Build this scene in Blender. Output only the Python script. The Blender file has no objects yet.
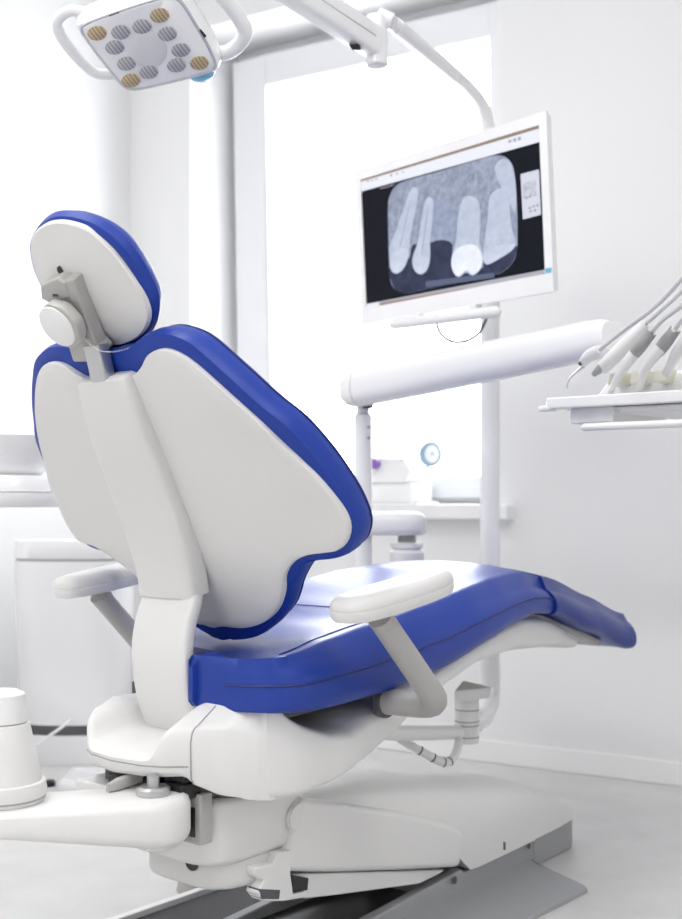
import bpy, bmesh, math
from math import sin, cos, radians, degrees, pi, atan2, sqrt, hypot
from mathutils import Vector, Matrix

SC = bpy.context.scene
COL = SC.collection
# ------------------------------------------------------------------ camera geometry
F, CX, HY, CH = 1200.0, 341.0, 497.0, 0.74          # focal length in pixels, centre column, horizon row, lens height
YAW = radians(31.6)
RIGHT = Vector((cos(YAW), sin(YAW), 0)); FWD = Vector((-sin(YAW), cos(YAW), 0)); UP = Vector((0, 0, 1))
EYE = Vector((0, 0, CH))

def at(px, py, D):
    return EYE + RIGHT * ((px - CX) / F * D) + FWD * D + UP * ((HY - py) / F * D)
def ray(px, py):
    return RIGHT * ((px - CX) / F) + FWD + UP * ((HY - py) / F)
def on_plane(px, py, p0, n):
    r = ray(px, py)
    return EYE + r * ((p0 - EYE).dot(n) / r.dot(n))

# chair frame: x to the sitter's right, y towards the feet, z up
CA = radians(31.6 - 40.0)
CO = at(170, 497, 1.8); CO.z = 0
CHAIR = Matrix.Translation(CO) @ Matrix.Rotation(CA, 4, 'Z')
CINV = CHAIR.inverted()
def CL(px, py, lat):                                   # pixel -> chair-frame point on the vertical plane x = lat
    n = CHAIR.to_3x3() @ Vector((1, 0, 0))
    return CINV @ on_plane(px, py, CHAIR @ Vector((lat, 0, 0)), n)
def W(p):
    return CHAIR @ Vector(p)

# ------------------------------------------------------------------ materials
def mat(name, col, rough=.4, metal=0, coat=0, emit=0, ecol=None, bump=0, bscale=60, spec=.5, var=0):
    m = bpy.data.materials.new(name); m.use_nodes = True
    nt = m.node_tree; b = nt.nodes['Principled BSDF']
    b.inputs['Base Color'].default_value = (*col, 1)
    b.inputs['Roughness'].default_value = rough
    b.inputs['Metallic'].default_value = metal
    b.inputs['Coat Weight'].default_value = coat
    b.inputs['Coat Roughness'].default_value = .15
    b.inputs['Specular IOR Level'].default_value = spec
    if emit:
        b.inputs['Emission Color'].default_value = (*(ecol or col), 1)
        b.inputs['Emission Strength'].default_value = emit
    tc = nt.nodes.new('ShaderNodeTexCoord')
    nz = nt.nodes.new('ShaderNodeTexNoise'); nz.inputs['Scale'].default_value = bscale; nz.inputs['Detail'].default_value = 4
    nt.links.new(tc.outputs['Object'], nz.inputs['Vector'])
    if bump:
        bp = nt.nodes.new('ShaderNodeBump'); bp.inputs['Strength'].default_value = bump; bp.inputs['Distance'].default_value = .002
        nt.links.new(nz.outputs['Fac'], bp.inputs['Height']); nt.links.new(bp.outputs['Normal'], b.inputs['Normal'])
    if var:
        cr = nt.nodes.new('ShaderNodeValToRGB')
        cr.color_ramp.elements[0].position = .3; cr.color_ramp.elements[1].position = .7
        cr.color_ramp.elements[0].color = (*[c * (1 - var) for c in col], 1)
        cr.color_ramp.elements[1].color = (*[min(1, c * (1 + var)) for c in col], 1)
        nt.links.new(nz.outputs['Fac'], cr.inputs['Fac']); nt.links.new(cr.outputs['Color'], b.inputs['Base Color'])
    return m

M = dict(
    wall=mat('wall_paint', (.795, .795, .80), .7, bump=.05, bscale=90),
    ceil=mat('ceiling_paint', (.85, .85, .85), .8),
    floor=mat('floor_vinyl', (.61, .605, .60), .32, bump=.05, bscale=12, var=.05),
    trim=mat('trim_white', (.86, .86, .86), .4),
    pvc=mat('window_pvc', (.74, .75, .77), .35),
    chair=mat('chair_shell', (.69, .685, .675), .38, bump=.04, bscale=900),
    chair2=mat('chair_cover', (.77, .765, .755), .36),
    white=mat('white_plastic', (.80, .80, .80), .35),
    gloss=mat('gloss_white', (.82, .82, .83), .2, coat=.3),
    lgrey=mat('light_grey_plastic', (.43, .42, .405), .4),
    mgrey=mat('mid_grey_plastic', (.36, .36, .36), .4),
    metal=mat('brushed_metal', (.55, .55, .56), .3, metal=.9),
    basegrey=mat('base_grey', (.34, .345, .355), .42, metal=.1),
    dgrey=mat('dark_grey', (.09, .09, .10), .5),
    black=mat('black_plastic', (.012, .012, .014), .3),
    vinyl=mat('blue_vinyl', (.010, .042, .31), .42, spec=.35, bump=.10, bscale=350),
    seatvinyl=mat('blue_seat_vinyl', (.010, .042, .31), .36, coat=.10, spec=.4, bump=.10, bscale=350),
    piping=mat('blue_piping', (.010, .022, .17), .5),
    rubber=mat('plate_shade_black', (.022, .022, .024), .45, spec=.25),  # near black that stands in for shade on the left floor plate
    disc=mat('lamp_disc', (.64, .64, .65), .25, coat=.4),
    grip=mat('grip_grey', (.34, .335, .33), .4),
    hose=mat('hose_pale', (.66, .66, .66), .45),
    foot=mat('clear_foot_vinyl', (.010, .034, .25), .30, spec=.35, bump=.25, bscale=45),
    cyan=mat('pale_blue_plastic', (.18, .47, .70), .3),
    steelblue=mat('steel_blue', (.25, .42, .55), .35),
    purple=mat('purple_cap', (.23, .13, .45), .4),
    cream=mat('cream_plastic', (.74, .73, .63), .4),
    clear=mat('lamp_cover', (.80, .80, .81), .15, coat=.5),
    led=mat('lamp_reflector', (.36, .355, .37), .3, metal=.15),
    amber=mat('amber_reflector', (.42, .33, .20), .3, metal=.15),
    rim=mat('lamp_rim', (.55, .56, .60), .25, metal=.3),
)
# cut glass look for the lamp reflectors: fine bars
for k in ('led', 'amber'):
    nt = M[k].node_tree; b = nt.nodes['Principled BSDF']; c = b.inputs['Base Color'].default_value[:]
    tc = nt.nodes.new('ShaderNodeTexCoord'); wv = nt.nodes.new('ShaderNodeTexWave'); wv.inputs['Scale'].default_value = 60
    cr = nt.nodes.new('ShaderNodeValToRGB'); cr.color_ramp.elements[0].color = (c[0] * .7, c[1] * .7, c[2] * .7, 1)
    cr.color_ramp.elements[1].color = (min(1, c[0] * 1.5), min(1, c[1] * 1.5), min(1, c[2] * 1.5), 1)
    nt.links.new(tc.outputs['Object'], wv.inputs['Vector']); nt.links.new(wv.outputs['Fac'], cr.inputs['Fac'])
    nt.links.new(cr.outputs['Color'], b.inputs['Base Color'])
# clear pane
gp = bpy.data.materials.new('window_glass'); gp.use_nodes = True
nt = gp.node_tree; nt.nodes.clear()
o_ = nt.nodes.new('ShaderNodeOutputMaterial'); mx = nt.nodes.new('ShaderNodeMixShader'); tr = nt.nodes.new('ShaderNodeBsdfTransparent'); gl = nt.nodes.new('ShaderNodeBsdfGlossy')
gl.inputs['Roughness'].default_value = .02; mx.inputs[0].default_value = .06
nt.links.new(tr.outputs[0], mx.inputs[1]); nt.links.new(gl.outputs[0], mx.inputs[2]); nt.links.new(mx.outputs[0], o_.inputs[0])
M['glass'] = gp

def screen_mat(name, col, noise=0, scale=40, e=.62, col2=None, detail=6):
    m = bpy.data.materials.new(name); m.use_nodes = True
    nt = m.node_tree; b = nt.nodes['Principled BSDF']
    b.inputs['Base Color'].default_value = (.01, .01, .012, 1); b.inputs['Roughness'].default_value = .35; b.inputs['Specular IOR Level'].default_value = .06; b.inputs['Base Color'].default_value = (.003, .003, .004, 1)
    b.inputs['Emission Strength'].default_value = e
    b.inputs['Emission Color'].default_value = (*col, 1)
    if noise:
        tc = nt.nodes.new('ShaderNodeTexCoord'); nz = nt.nodes.new('ShaderNodeTexNoise'); nz.inputs['Scale'].default_value = scale; nz.inputs['Detail'].default_value = detail
        nz.inputs['Roughness'].default_value = .65
        cr = nt.nodes.new('ShaderNodeValToRGB'); cr.color_ramp.elements[0].position = .5 - noise; cr.color_ramp.elements[1].position = .5 + noise
        cr.color_ramp.elements[0].color = (*col, 1); cr.color_ramp.elements[1].color = (*col2, 1)
        nt.links.new(tc.outputs['Object'], nz.inputs['Vector']); nt.links.new(nz.outputs['Fac'], cr.inputs['Fac'])
        nt.links.new(cr.outputs['Color'], b.inputs['Emission Color'])
    return m

# ------------------------------------------------------------------ objects
WM = {}
def tag(o, label=None, cat=None, group=None, kind=None):
    if label: o['label'] = label
    if cat: o['category'] = cat
    if group: o['group'] = group
    if kind: o['kind'] = kind
    return o

def thing(name, label, cat, loc, rot=0, group=None):
    o = bpy.data.objects.new(name, None); COL.objects.link(o)
    o.location = loc; o.rotation_euler = (0, 0, rot); o.empty_display_size = .05
    WM[o] = Matrix.Translation(Vector(loc)) @ Matrix.Rotation(rot, 4, 'Z')
    return tag(o, label, cat, group)

def part(name, geo, m, parent=None, frame=None, smooth=True, bevel=0, sub=0, label=None, segs=3, ang=35, auto=None):
    vs, fs = geo
    vs = [(frame @ Vector(v)) if frame else Vector(v) for v in vs]
    lo = Vector([min(v[i] for v in vs) for i in range(3)]); hi = Vector([max(v[i] for v in vs) for i in range(3)])
    c = (lo + hi) / 2
    R = Matrix.Identity(4) if parent is None else WM[parent].to_3x3().to_4x4()
    mw = Matrix.Translation(c) @ R; inv = mw.inverted()
    me = bpy.data.meshes.new(name)
    me.from_pydata([inv @ v for v in vs], [], fs)
    bm = bmesh.new(); bm.from_mesh(me)
    bmesh.ops.remove_doubles(bm, verts=bm.verts, dist=1e-6)
    bmesh.ops.recalc_face_normals(bm, faces=bm.faces)
    bm.to_mesh(me); bm.free()
    if smooth:
        for p in me.polygons: p.use_smooth = True
    me.materials.append(m if not isinstance(m, str) else M[m])
    o = bpy.data.objects.new(name, me); COL.objects.link(o)
    WM[o] = mw
    if parent is not None:
        o.parent = parent; o.matrix_basis = WM[parent].inverted() @ mw
    else:
        o.matrix_basis = mw
    if bevel:
        b = o.modifiers.new('bevel', 'BEVEL'); b.width = bevel; b.segments = segs; b.limit_method = 'ANGLE'; b.angle_limit = radians(ang)
        b.harden_normals = False
    if sub:
        s = o.modifiers.new('sub', 'SUBSURF'); s.levels = sub; s.render_levels = sub
    if smooth and not sub:
        try:
            me.set_sharp_from_angle(angle=radians(auto or 40))
        except Exception: pass
        if bevel:
            w = o.modifiers.new('wn', 'WEIGHTED_NORMAL'); w.keep_sharp = False
    if label: o['label'] = label
    return o

# ------------------------------------------------------------------ geometry builders: (verts, faces)
def join(*gs):
    V, Fc = [], []
    for v, f in gs:
        k = len(V); V += [tuple(x) for x in v]; Fc += [tuple(i + k for i in ff) for ff in f]
    return V, Fc
def box(x0, x1, y0, y1, z0, z1):
    v = [(x, y, z) for z in (z0, z1) for y in (y0, y1) for x in (x0, x1)]
    return v, [(0, 2, 3, 1), (4, 5, 7, 6), (0, 1, 5, 4), (2, 6, 7, 3), (0, 4, 6, 2), (1, 3, 7, 5)]
def hexa(p):                                             # 8 corners, bottom ring then top ring
    return [tuple(q) for q in p], [(0, 3, 2, 1), (4, 5, 6, 7), (0, 1, 5, 4), (1, 2, 6, 5), (2, 3, 7, 6), (3, 0, 4, 7)]
def loft(rings, cap=True, closed=True):
    n = len(rings[0]); V = [tuple(p) for r in rings for p in r]; Fc = []
    for i in range(len(rings) - 1):
        for j in range(n if closed else n - 1):
            a = i * n + j; b = i * n + (j + 1) % n
            Fc.append((a, b, b + n, a + n))
    if cap:
        for k, base in ((0, 0), (1, (len(rings) - 1) * n)):
            r = rings[0] if k == 0 else rings[-1]
            c = sum((Vector(p) for p in r), Vector()) / n
            V.append(tuple(c)); ci = len(V) - 1
            for j in range(n): Fc.append((ci, base + j, base + (j + 1) % n))
    return V, Fc
def crom(pts, n, closed=False):
    P = [Vector(p) for p in pts]; m = len(P); out = []
    segs = m if closed else m - 1
    for i in range(segs):
        p1, p2 = P[i], P[(i + 1) % m]
        p0 = P[(i - 1) % m] if closed or i > 0 else p1 * 2 - p2
        p3 = P[(i + 2) % m] if closed or i + 2 < m else p2 * 2 - p1
        for k in range(n):
            t = k / n
            out.append(.5 * ((2 * p1) + (p2 - p0) * t + (2 * p0 - 5 * p1 + 4 * p2 - p3) * t * t + (3 * p1 - p0 - 3 * p2 + p3) * t ** 3))
    if not closed: out.append(P[-1].copy())
    return out
def resample(pts, n):
    P = [Vector(p) for p in pts]; P.append(P[0]); L = [0]
    for a, b in zip(P, P[1:]): L.append(L[-1] + (b - a).length)
    out = []; j = 0
    for k in range(n):
        d = L[-1] * k / n
        while L[j + 1] < d: j += 1
        t = (d - L[j]) / max(1e-9, L[j + 1] - L[j]); out.append(P[j].lerp(P[j + 1], t))
    return out
def tube(path, rad, n=20, smooth=0, cap=True, round_ends=False):
    P = [Vector(p) for p in path]
    if smooth:
        rr = rad if isinstance(rad, (list, tuple)) else [rad] * len(P)
        q = [Vector((*p, 0)) for p in P]
        q = [Vector((p.x, p.y, p.z, r)) for p, r in zip(P, rr)]
        q = crom(q, smooth); P = [Vector(v[:3]) for v in q]; rad = [v[3] for v in q]
    if not isinstance(rad, (list, tuple)): rad = [rad] * len(P)
    if round_ends:
        t0 = (P[0] - P[1]).normalized(); t1 = (P[-1] - P[-2]).normalized(); r0, r1 = rad[0], rad[-1]
        a = [(P[0] + t0 * r0 * sin(x), r0 * max(.05, cos(x))) for x in (1.45, 1.1, .75, .4)]
        b = [(P[-1] + t1 * r1 * sin(x), r1 * max(.05, cos(x))) for x in (.4, .75, 1.1, 1.45)]
        P = [x[0] for x in a] + P + [x[0] for x in b]; rad = [x[1] for x in a] + list(rad) + [x[1] for x in b]
    rings = []; up = None
    for i, p in enumerate(P):
        t = (P[min(i + 1, len(P) - 1)] - P[max(i - 1, 0)]).normalized()
        if up is None:
            up = Vector((0, 0, 1)) if abs(t.z) < .9 else Vector((1, 0, 0))
        x = up.cross(t).normalized(); up = t.cross(x).normalized()
        rings.append([p + (x * cos(2 * pi * k / n) + up * sin(2 * pi * k / n)) * rad[i] for k in range(n)])
    return loft(rings, cap)
def sweep(path, wx, dn, X, n=28, e=3.0):
    """superelliptic section: half width wx along X, half depth dn across; path of points"""
    P = [Vector(p) for p in path]; X = Vector(X).normalized(); rings = []
    for i, p in enumerate(P):
        t = (P[min(i + 1, len(P) - 1)] - P[max(i - 1, 0)]).normalized()
        N = t.cross(X).normalized(); r = []
        for k in range(n):
            a = 2 * pi * k / n; c, s = cos(a), sin(a)
            r.append(p + X * (wx[i] * math.copysign(abs(c) ** (2 / e), c)) + N * (dn[i] * math.copysign(abs(s) ** (2 / e), s)))
        rings.append(r)
    return loft(rings)
def lathe(prof, axis_p, axis_d=(0, 0, 1), n=40):
    d = Vector(axis_d).normalized(); x = d.orthogonal().normalized(); y = d.cross(x); p0 = Vector(axis_p)
    return loft([[p0 + d * h + (x * cos(2 * pi * k / n) + y * sin(2 * pi * k / n)) * max(r, 1e-4) for k in range(n)] for r, h in prof])
def extrude(poly, f0, f1):
    """poly of 2D points; f0/f1 map a 2D point to 3D on either side"""
    n = len(poly); V = [tuple(f0(p)) for p in poly] + [tuple(f1(p)) for p in poly]
    return V, [tuple(range(n)), tuple(range(2 * n - 1, n - 1, -1))] + [(i, (i + 1) % n, n + (i + 1) % n, n + i) for i in range(n)]
def star(contour, centre, rings, mapf):
    """rings = [(inset metres, factor, height)]; contour is star-shaped round centre; mapf(l,b,h)->3D"""
    c = Vector(centre); R = []
    for off, fac, h in rings:
        r = []
        for p in contour:
            d = Vector(p) - c; L = d.length
            q = c + d * max(.0, (L - off) / L) * fac
            r.append(mapf(q.x, q.y, h))
        R.append(r)
    return loft(R)
def superrect(hx, hy, n=40, e=5.0):
    return [(hx * math.copysign(abs(cos(a)) ** (2 / e), cos(a)), hy * math.copysign(abs(sin(a)) ** (2 / e), sin(a))) for a in (2 * pi * k / n for k in range(n))]
def interp(xs, ys, x):
    if x <= xs[0]: return ys[0]
    for i in range(len(xs) - 1):
        if x <= xs[i + 1]:
            t = (x - xs[i]) / (xs[i + 1] - xs[i]); m0 = ys[i]; m1 = ys[i + 1]
            return m0 + (m1 - m0) * (t * t * (3 - 2 * t) * .35 + t * .65)
    return ys[-1]

# ================================================================== THE ROOM
YW = 3.076                                              # window wall, inner face
XL, XR, YB, ZC = -2.727, 1.60, -1.60, 2.75
WX0, WX1, WZ0, WZ1 = -2.469, -1.381, .69, 2.26
def struct(name, geo, m, **k):
    o = part(name, geo, m, smooth=False, **k); o['kind'] = 'structure'; return o
struct('floor', box(XL - .3, XR + .1, YB - .1, YW + .40, -.06, 0), 'floor')
struct('ceiling', box(XL - .3, XR + .1, YB - .1, YW + .40, ZC, ZC + .1), 'ceil')
struct('wall_back', join(box(XL - .2, WX0, YW, YW + .40, 0, ZC), box(WX1, XR + .1, YW, YW + .40, 0, ZC),
                         box(WX0, WX1, YW, YW + .40, 0, WZ0), box(WX0, WX1, YW, YW + .40, WZ1, ZC)), 'wall')
struct('wall_left', box(XL - .2, XL, YB, YW, 0, ZC), 'wall')
struct('wall_right', box(XR, XR + .1, YB, YW, 0, ZC), 'wall')
struct('wall_front', box(XL - .2, XR + .1, YB - .1, YB, 0, ZC), 'wall')
struct('baseboard_back', box(XL, XR, YW - .014, YW, 0, .062), 'trim', bevel=.003)
struct('baseboard_left', box(XL, XL + .014, YB, YW - .014, 0, .062), 'trim', bevel=.003)
# window: fixed frame, sash tipped a little into the room, pane
fy = YW + .300
win = struct('window_1', join(box(WX0, WX0 + .075, fy - .05, fy + .07, WZ0, WZ1), box(WX1 - .075, WX1, fy - .05, fy + .07, WZ0, WZ1),
                              box(WX0 + .075, WX1 - .075, fy - .05, fy + .07, WZ1 - .085, WZ1), box(WX0 + .075, WX1 - .075, fy - .05, fy + .07, WZ0, WZ0 + .06)), 'pvc', bevel=.004)
TS = Matrix.Translation((0, fy, WZ0 + .05)) @ Matrix.Rotation(radians(1.5), 4, 'X') @ Matrix.Translation((0, -fy, -WZ0 - .05))
sx0, sx1, sz0, sz1 = WX0 + .03, WX1 - .03, WZ0 + .045, WZ1 - .05
part('sash', join(box(sx0, sx0 + .135, fy - .075, fy + .03, sz0, sz1), box(sx1 - .080, sx1, fy - .075, fy + .03, sz0, sz1),
                  box(sx0 + .135, sx1 - .080, fy - .075, fy + .03, sz1 - .10, sz1), box(sx0 + .135, sx1 - .080, fy - .075, fy + .03, sz0, sz0 + .07)), 'pvc', win, frame=TS, smooth=False, bevel=.005)
part('pane', box(sx0 + .125, sx1 - .07, fy - .004, fy + .004, sz0 + .06, sz1 - .06), 'glass', win, frame=TS, smooth=False)
struct('trim_1', box(WX0 - .05, WX1 + .05, YW - .05, fy, .678, .72), 'trim', bevel=.004)   # sill board

# ================================================================== DENTAL CHAIR
ch = thing('dental_chair', 'large blue and white dental chair seen from behind, reclined on a grey base', 'dental chair', CO, CA)
def cpart(name, geo, m, parent=None, **k):
    return part(name, geo, m, parent or ch, frame=CHAIR, **k)

# ---- backrest
LE = radians(23); SO = .593; NB = Vector((0, cos(LE), sin(LE))); BB = Vector((0, -sin(LE), cos(LE))); B0 = Vector((0, 0, SO))
def BK(l, b, n): return Vector((l, 0, 0)) + B0 + BB * b + NB * n
RINV = CINV.to_3x3()
def bk_trace(px, py, k, d0):
    n = d0; e = CINV @ EYE; r = RINV @ ray(px, py); l = b = 0
    for _ in range(80):
        p0 = B0 + NB * n
        t = (p0 - e).dot(NB) / r.dot(NB); q = e + r * t
        l = q.x; b = (q - B0).dot(BB); n = .5 * n + .5 * (DB(b) + d0 + KB(b) * l * l)
    return l, b
KW, DW = .5, .02
def KB(b): return interp([-.05, .10, .17, .25, .33, .38], [.40, .40, .33, .20, .08, .06], b)
def DB(b): return interp([-.06, .05, .20, .30, .38], [.062, .046, .034, .024, .018], b)
z3 = lambda L: [(20 + x / 1.894, 320 + y / 1.894) for x, y in L]
right = [bk_trace(px, py, KW, 0) for px, py in z3([(213, 103), (230, 90), (243, 66), (262, 56), (285, 57), (315, 72), (350, 100), (400, 145), (450, 190), (500, 238), (560, 295), (600, 345),
                                           (621, 385), (620, 415), (605, 435), (578, 440), (545, 445), (517, 460), (502, 485), (499, 515), (487, 550), (462, 573), (425, 583), (385, 580)])]
top_b = right[0][1]; bot_b = right[-1][1]
half = [(max(l, .02), b) for l, b in right]
shell_c = [(0, top_b - .002)] + half + [(0, bot_b - .004)] + [(-l + .034 * max(0, min(1, (.035 - b) / .05)) * (1 if l > .05 else 0), b) for l, b in half[::-1]]
shell_c = resample(crom([(x, y, 0) for x, y in shell_c], 6, True), 200); shell_c = [(p.x, p.y) for p in shell_c]
ctr = (0, .12)
def bkmap(l, b, h): return BK(l, b, DB(b) + KB(b) * l * l + h)
bulge = [(-.0 - .0, f, -.002 * (1 - f ** 2.2)) for f in (.08, .25, .42, .58, .72, .84, .93)]
shell = star(shell_c, ctr, [(.0, f, h - .004) for _, f, h in bulge] + [(.0025, 1, -.0035), (.0006, 1, -.002), (0, 1, .002), (.0, 1, .012), (.02, 1, .016)], bkmap)
cpart('backrest_shell', shell, 'chair')
# cushion outline: a little outside the shell, its neck filled
cush_c = []
for l, b in shell_c:
    cush_c.append((l, b))
rc = [bk_trace(px, py, KW, .028) for px, py in z3([(205, 46), (226, 42), (243, 30), (262, 17), (295, 13), (340, 28), (380, 60), (430, 105), (480, 150), (530, 190), (580, 245), (620, 300), (648, 350), (659, 385),
                                                      (655, 415), (640, 434), (612, 442), (580, 446), (556, 460), (532, 500), (517, 545), (492, 575), (458, 594), (422, 598), (380, 592)])]
rc = [(max(l - .004, .02), b) for l, b in rc]
cc = [(0, rc[0][1] - .002)] + rc + [(0, rc[-1][1] - .004)] + [(-l + .034 * max(0, min(1, (.035 - b) / .05)) * (1 if l > .05 else 0), b) for l, b in rc[::-1]]
cc = resample(crom([(x, y, 0) for x, y in cc], 6, True), 220); cc = [(p.x, p.y) for p in cc]
cu = star(cc, ctr, [(.06, 1, .008), (.016, 1, .004), (.003, 1, .008), (.0, 1, .016), (0, 1, .032), (.003, 1, .046), (.010, 1, .060), (.020, 1, .070), (.034, 1, .076)] +
          [(.03, f, .076 + .012 * (1 - f * f)) for f in (.85, .65, .4, .1)], bkmap)
bcu = cpart('backrest_cushion', cu, 'vinyl')
# stitched seam round the cushion edge
sm = [bkmap(*(Vector(ctr) + (Vector(p) - Vector(ctr)) * (1 - .0045 / (Vector(p) - Vector(ctr)).length)), .051) for p in cc]
def loop_tube(pts, r, n=6):
    P = [Vector(p) for p in pts]; m = len(P); rings = []
    for i in range(m):
        t = (P[(i + 1) % m] - P[i - 1]).normalized(); x = t.orthogonal()
        x = (Vector((0, 0, 1)).cross(t) if abs(t.z) < .95 else Vector((1, 0, 0)).cross(t)).normalized(); y = t.cross(x)
        rings.append([P[i] + (x * cos(2 * pi * k / n) + y * sin(2 * pi * k / n)) * r for k in range(n)])
    rings.append(rings[0]); return loft(rings, cap=False)
cpart('seam', loop_tube(sm, .0016), 'piping', bcu)

# ---- spine cover on the back of the shell, and the post below it
Lp = [(78, 383), (86, 441), (104, 489), (123, 547), (139, 594)]
Rp = [(129, 381), (152, 420), (173, 462), (189, 505), (197, 547), (204, 592)]
cen = [CL(px, py, 0) for px, py in [(101, 374), (104, 383), (119, 430), (138, 475), (155, 522), (166, 562), (171, 594)]]
cen = [Vector((0, p.y + .012, p.z)) for p in cen]
cen = crom(cen, 5)
wd = [interp([0, .25, .55, 1], [.048, .058, .066, .061], i / (len(cen) - 1)) for i in range(len(cen))]
dp = [interp([0, .08, .5, 1], [.012, .022, .023, .028], i / (len(cen) - 1)) for i in range(len(cen))]
cen = [Vector((interp([0, .25, .55, 1], [-.002, -.006, -.013, -.012], i / len(cen)), p.y + max(0, d - .022), p.z)) for i, (p, d) in enumerate(zip(cen, dp))]
cpart('spine_cover', sweep(cen, wd, dp, (1, 0, 0), n=40, e=3.9), 'chair')
pc = [CL(px, py, 0) for px, py in [(170, 588), (166, 604), (160, 625), (157, 650), (159, 680), (164, 705), (170, 722), (176, 742)]]
pc = crom([Vector((-.008, p.y + .017, p.z)) for p in pc], 5)
wd = [interp([0, .15, .5, 1], [.055, .060, .061, .067], i / (len(pc) - 1)) for i in range(len(pc))]
cpart('spine_post', sweep(pc, wd, [.015] * len(pc), (1, 0, 0), n=40, e=4.0), 'chair2')

# ---- headrest
hL = radians(37); hp = CL(85, 320, 0) + Vector((0, .034, 0))
HN = Vector((0, cos(hL), sin(hL))); HB = Vector((0, -sin(hL), cos(hL)))
def HM(l, b, n): return hp + Vector((l, 0, 0)) + HB * b + HN * n
def h_trace(px, py, n):
    e = CINV @ EYE; r = RINV @ ray(px, py); t = (hp + HN * n - e).dot(HN) / r.dot(HN); q = e + r * t
    return q.x, (q - hp).dot(HB)
z2 = lambda L: [(20 + x / 4.2625, 200 + y / 4.2625) for x, y in L]
hs = [h_trace(px, py, 0) for px, py in z2([(44, 200), (60, 142), (100, 106), (150, 92), (210, 97), (280, 120), (340, 165), (400, 225), (450, 290), (500, 362), (535, 430), (551, 490), (541, 540), (512, 580), (470, 606), (420, 620),
                                          (360, 618), (290, 590), (225, 535), (165, 465), (112, 395), (76, 335), (54, 270)])]
hb = [h_trace(px, py, .022) for px, py in z2([(62, 185), (72, 132), (100, 86), (150, 50), (210, 42), (270, 50), (340, 75), (400, 112), (450, 155), (500, 215), (540, 280), (575, 350), (597, 410), (598, 460), (586, 520), (560, 565), (520, 597), (450, 612),
                                             (370, 612), (295, 582), (235, 525), (180, 455), (132, 385), (98, 325), (74, 262)])]
def clean(c, n=120):
    c = resample(crom([(x, y, 0) for x, y in c], 6, True), n); return [(p.x, p.y) for p in c]
hs, hb = clean(hs), clean(hb)
hc = (sum(p[0] for p in hs) / len(hs), sum(p[1] for p in hs) / len(hs))
HR = [(0, f, -.016 * (1 - f ** 2)) for f in (.1, .35, .6, .8, .92)]
hr = cpart('headrest', star(hs, hc, HR + [(.0025, 1, -.002), (.0, 1, .001), (.0, 1, .006), (.02, 1, .008)], HM), 'chair')
cpart('headrest_cushion', star(hb, hc, [(.03, 1, .008), (.010, 1, .004), (.003, 1, .009), (.0, 1, .021), (.005, 1, .031), (.014, 1, .041), (.026, 1, .047), (.026, .7, .052), (.026, .4, .055), (.026, .1, .056)], HM), 'vinyl', hr, label='blue vinyl head cushion')
sl = h_trace(*z2([(181, 302)])[0], -.012)
cpart('slot', [(HM(sl[0] + .0045 * cos(a) * 1 , sl[1] + .0085 * sin(a), n)) for n in (-.0162, -.008) for a in (2 * pi * k / 16 for k in range(16))] and
      loft([[HM(sl[0] + .0042 * cos(2 * pi * k / 16), sl[1] + .0085 * sin(2 * pi * k / 16), n) for k in range(16)] for n in (-.0168, -.006)]), 'black', hr)
# bracket: block, long plate, knob, housing, post, bead chain
br = z2([(178, 338), (232, 330), (345, 632), (330, 662), (235, 600)])
pl = [h_trace(px, py, -.03) for px, py in br]
bk = cpart('headrest_bracket', extrude(pl, lambda p: HM(p[0], p[1], -.036), lambda p: HM(p[0], p[1], -.012)), 'lgrey', bevel=.004)
bl = [h_trace(px, py, -.032) for px, py in z2([(95, 355), (165, 325), (205, 345), (225, 410), (150, 440), (100, 415)])]
cpart('hinge_block', extrude(bl, lambda p: HM(p[0], p[1], -.038), lambda p: HM(p[0], p[1], -.012)), 'lgrey', bk, bevel=.004)
nk = [h_trace(px, py, -.039) for px, py in z2([(138, 402), (160, 402), (160, 412), (138, 412)])]
cpart('notch', extrude(nk, lambda p: HM(p[0], p[1], -.0387), lambda p: HM(p[0], p[1], -.034)), 'black', bk)
hg = [h_trace(px, py, -.028) for px, py in z2([(222, 600), (300, 560), (368, 640), (340, 676), (245, 678)])]
cpart('lower_housing', extrude(hg, lambda p: HM(p[0], p[1], -.04), lambda p: HM(p[0], p[1], -.008)), 'lgrey', bk, bevel=.006)
kc = h_trace(*z2([(165, 535)])[0], -.06)
def disc_geo(c, rr, n0, n1, scal=0, n=64, round_=.3):
    rs = []
    for r, n_ in ((rr * .9, n0), (rr * .985, n0 + (n1 - n0) * .12), (rr, n0 + (n1 - n0) * .3), (rr, n0 + (n1 - n0) * .8), (rr * .95, n1)):
        rs.append([HM(c[0] + r * (1 + scal * cos(8 * 2 * pi * k / n)) * cos(2 * pi * k / n), c[1] + r * (1 + scal * cos(8 * 2 * pi * k / n)) * sin(2 * pi * k / n), n_) for k in range(n)])
    return loft(rs)
kn = cpart('headrest_knob', disc_geo((kc[0] + .0025, kc[1] - .001), .0345, -.063, -.044, .022), 'lgrey')
cpart('knob_cap', disc_geo(kc, .031, -.066, -.055), 'white', kn, label='round white knob face')
np_ = [CL(px, py, 0) for px, py in [(89, 344), (93, 362), (97, 381)]]
np_ = [Vector((0, p.y + .012, p.z)) for p in np_]
cpart('headrest_post', sweep(np_, [.0165] * 3, [.011] * 3, (1, 0, 0), n=24, e=8), 'metal')
bd = []
pA = HM(*h_trace(*z2([(272, 588)])[0], -.052), -.052); pB = HM(*h_trace(*z2([(508, 612)])[0], -.008), -.008)
beads = []
for i in range(26):
    t = i / 25; p = pA.lerp(pB, t); p = p + Vector((0, 0, -.009 * 4 * t * (1 - t))) - HN * (.012 * 4 * t * (1 - t))
    beads.append(lathe([(.0003, -.0012), (.001, -.0009), (.0014, 0), (.001, .0009), (.0003, .0012)], p, (0, 0, 1), 8))
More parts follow.
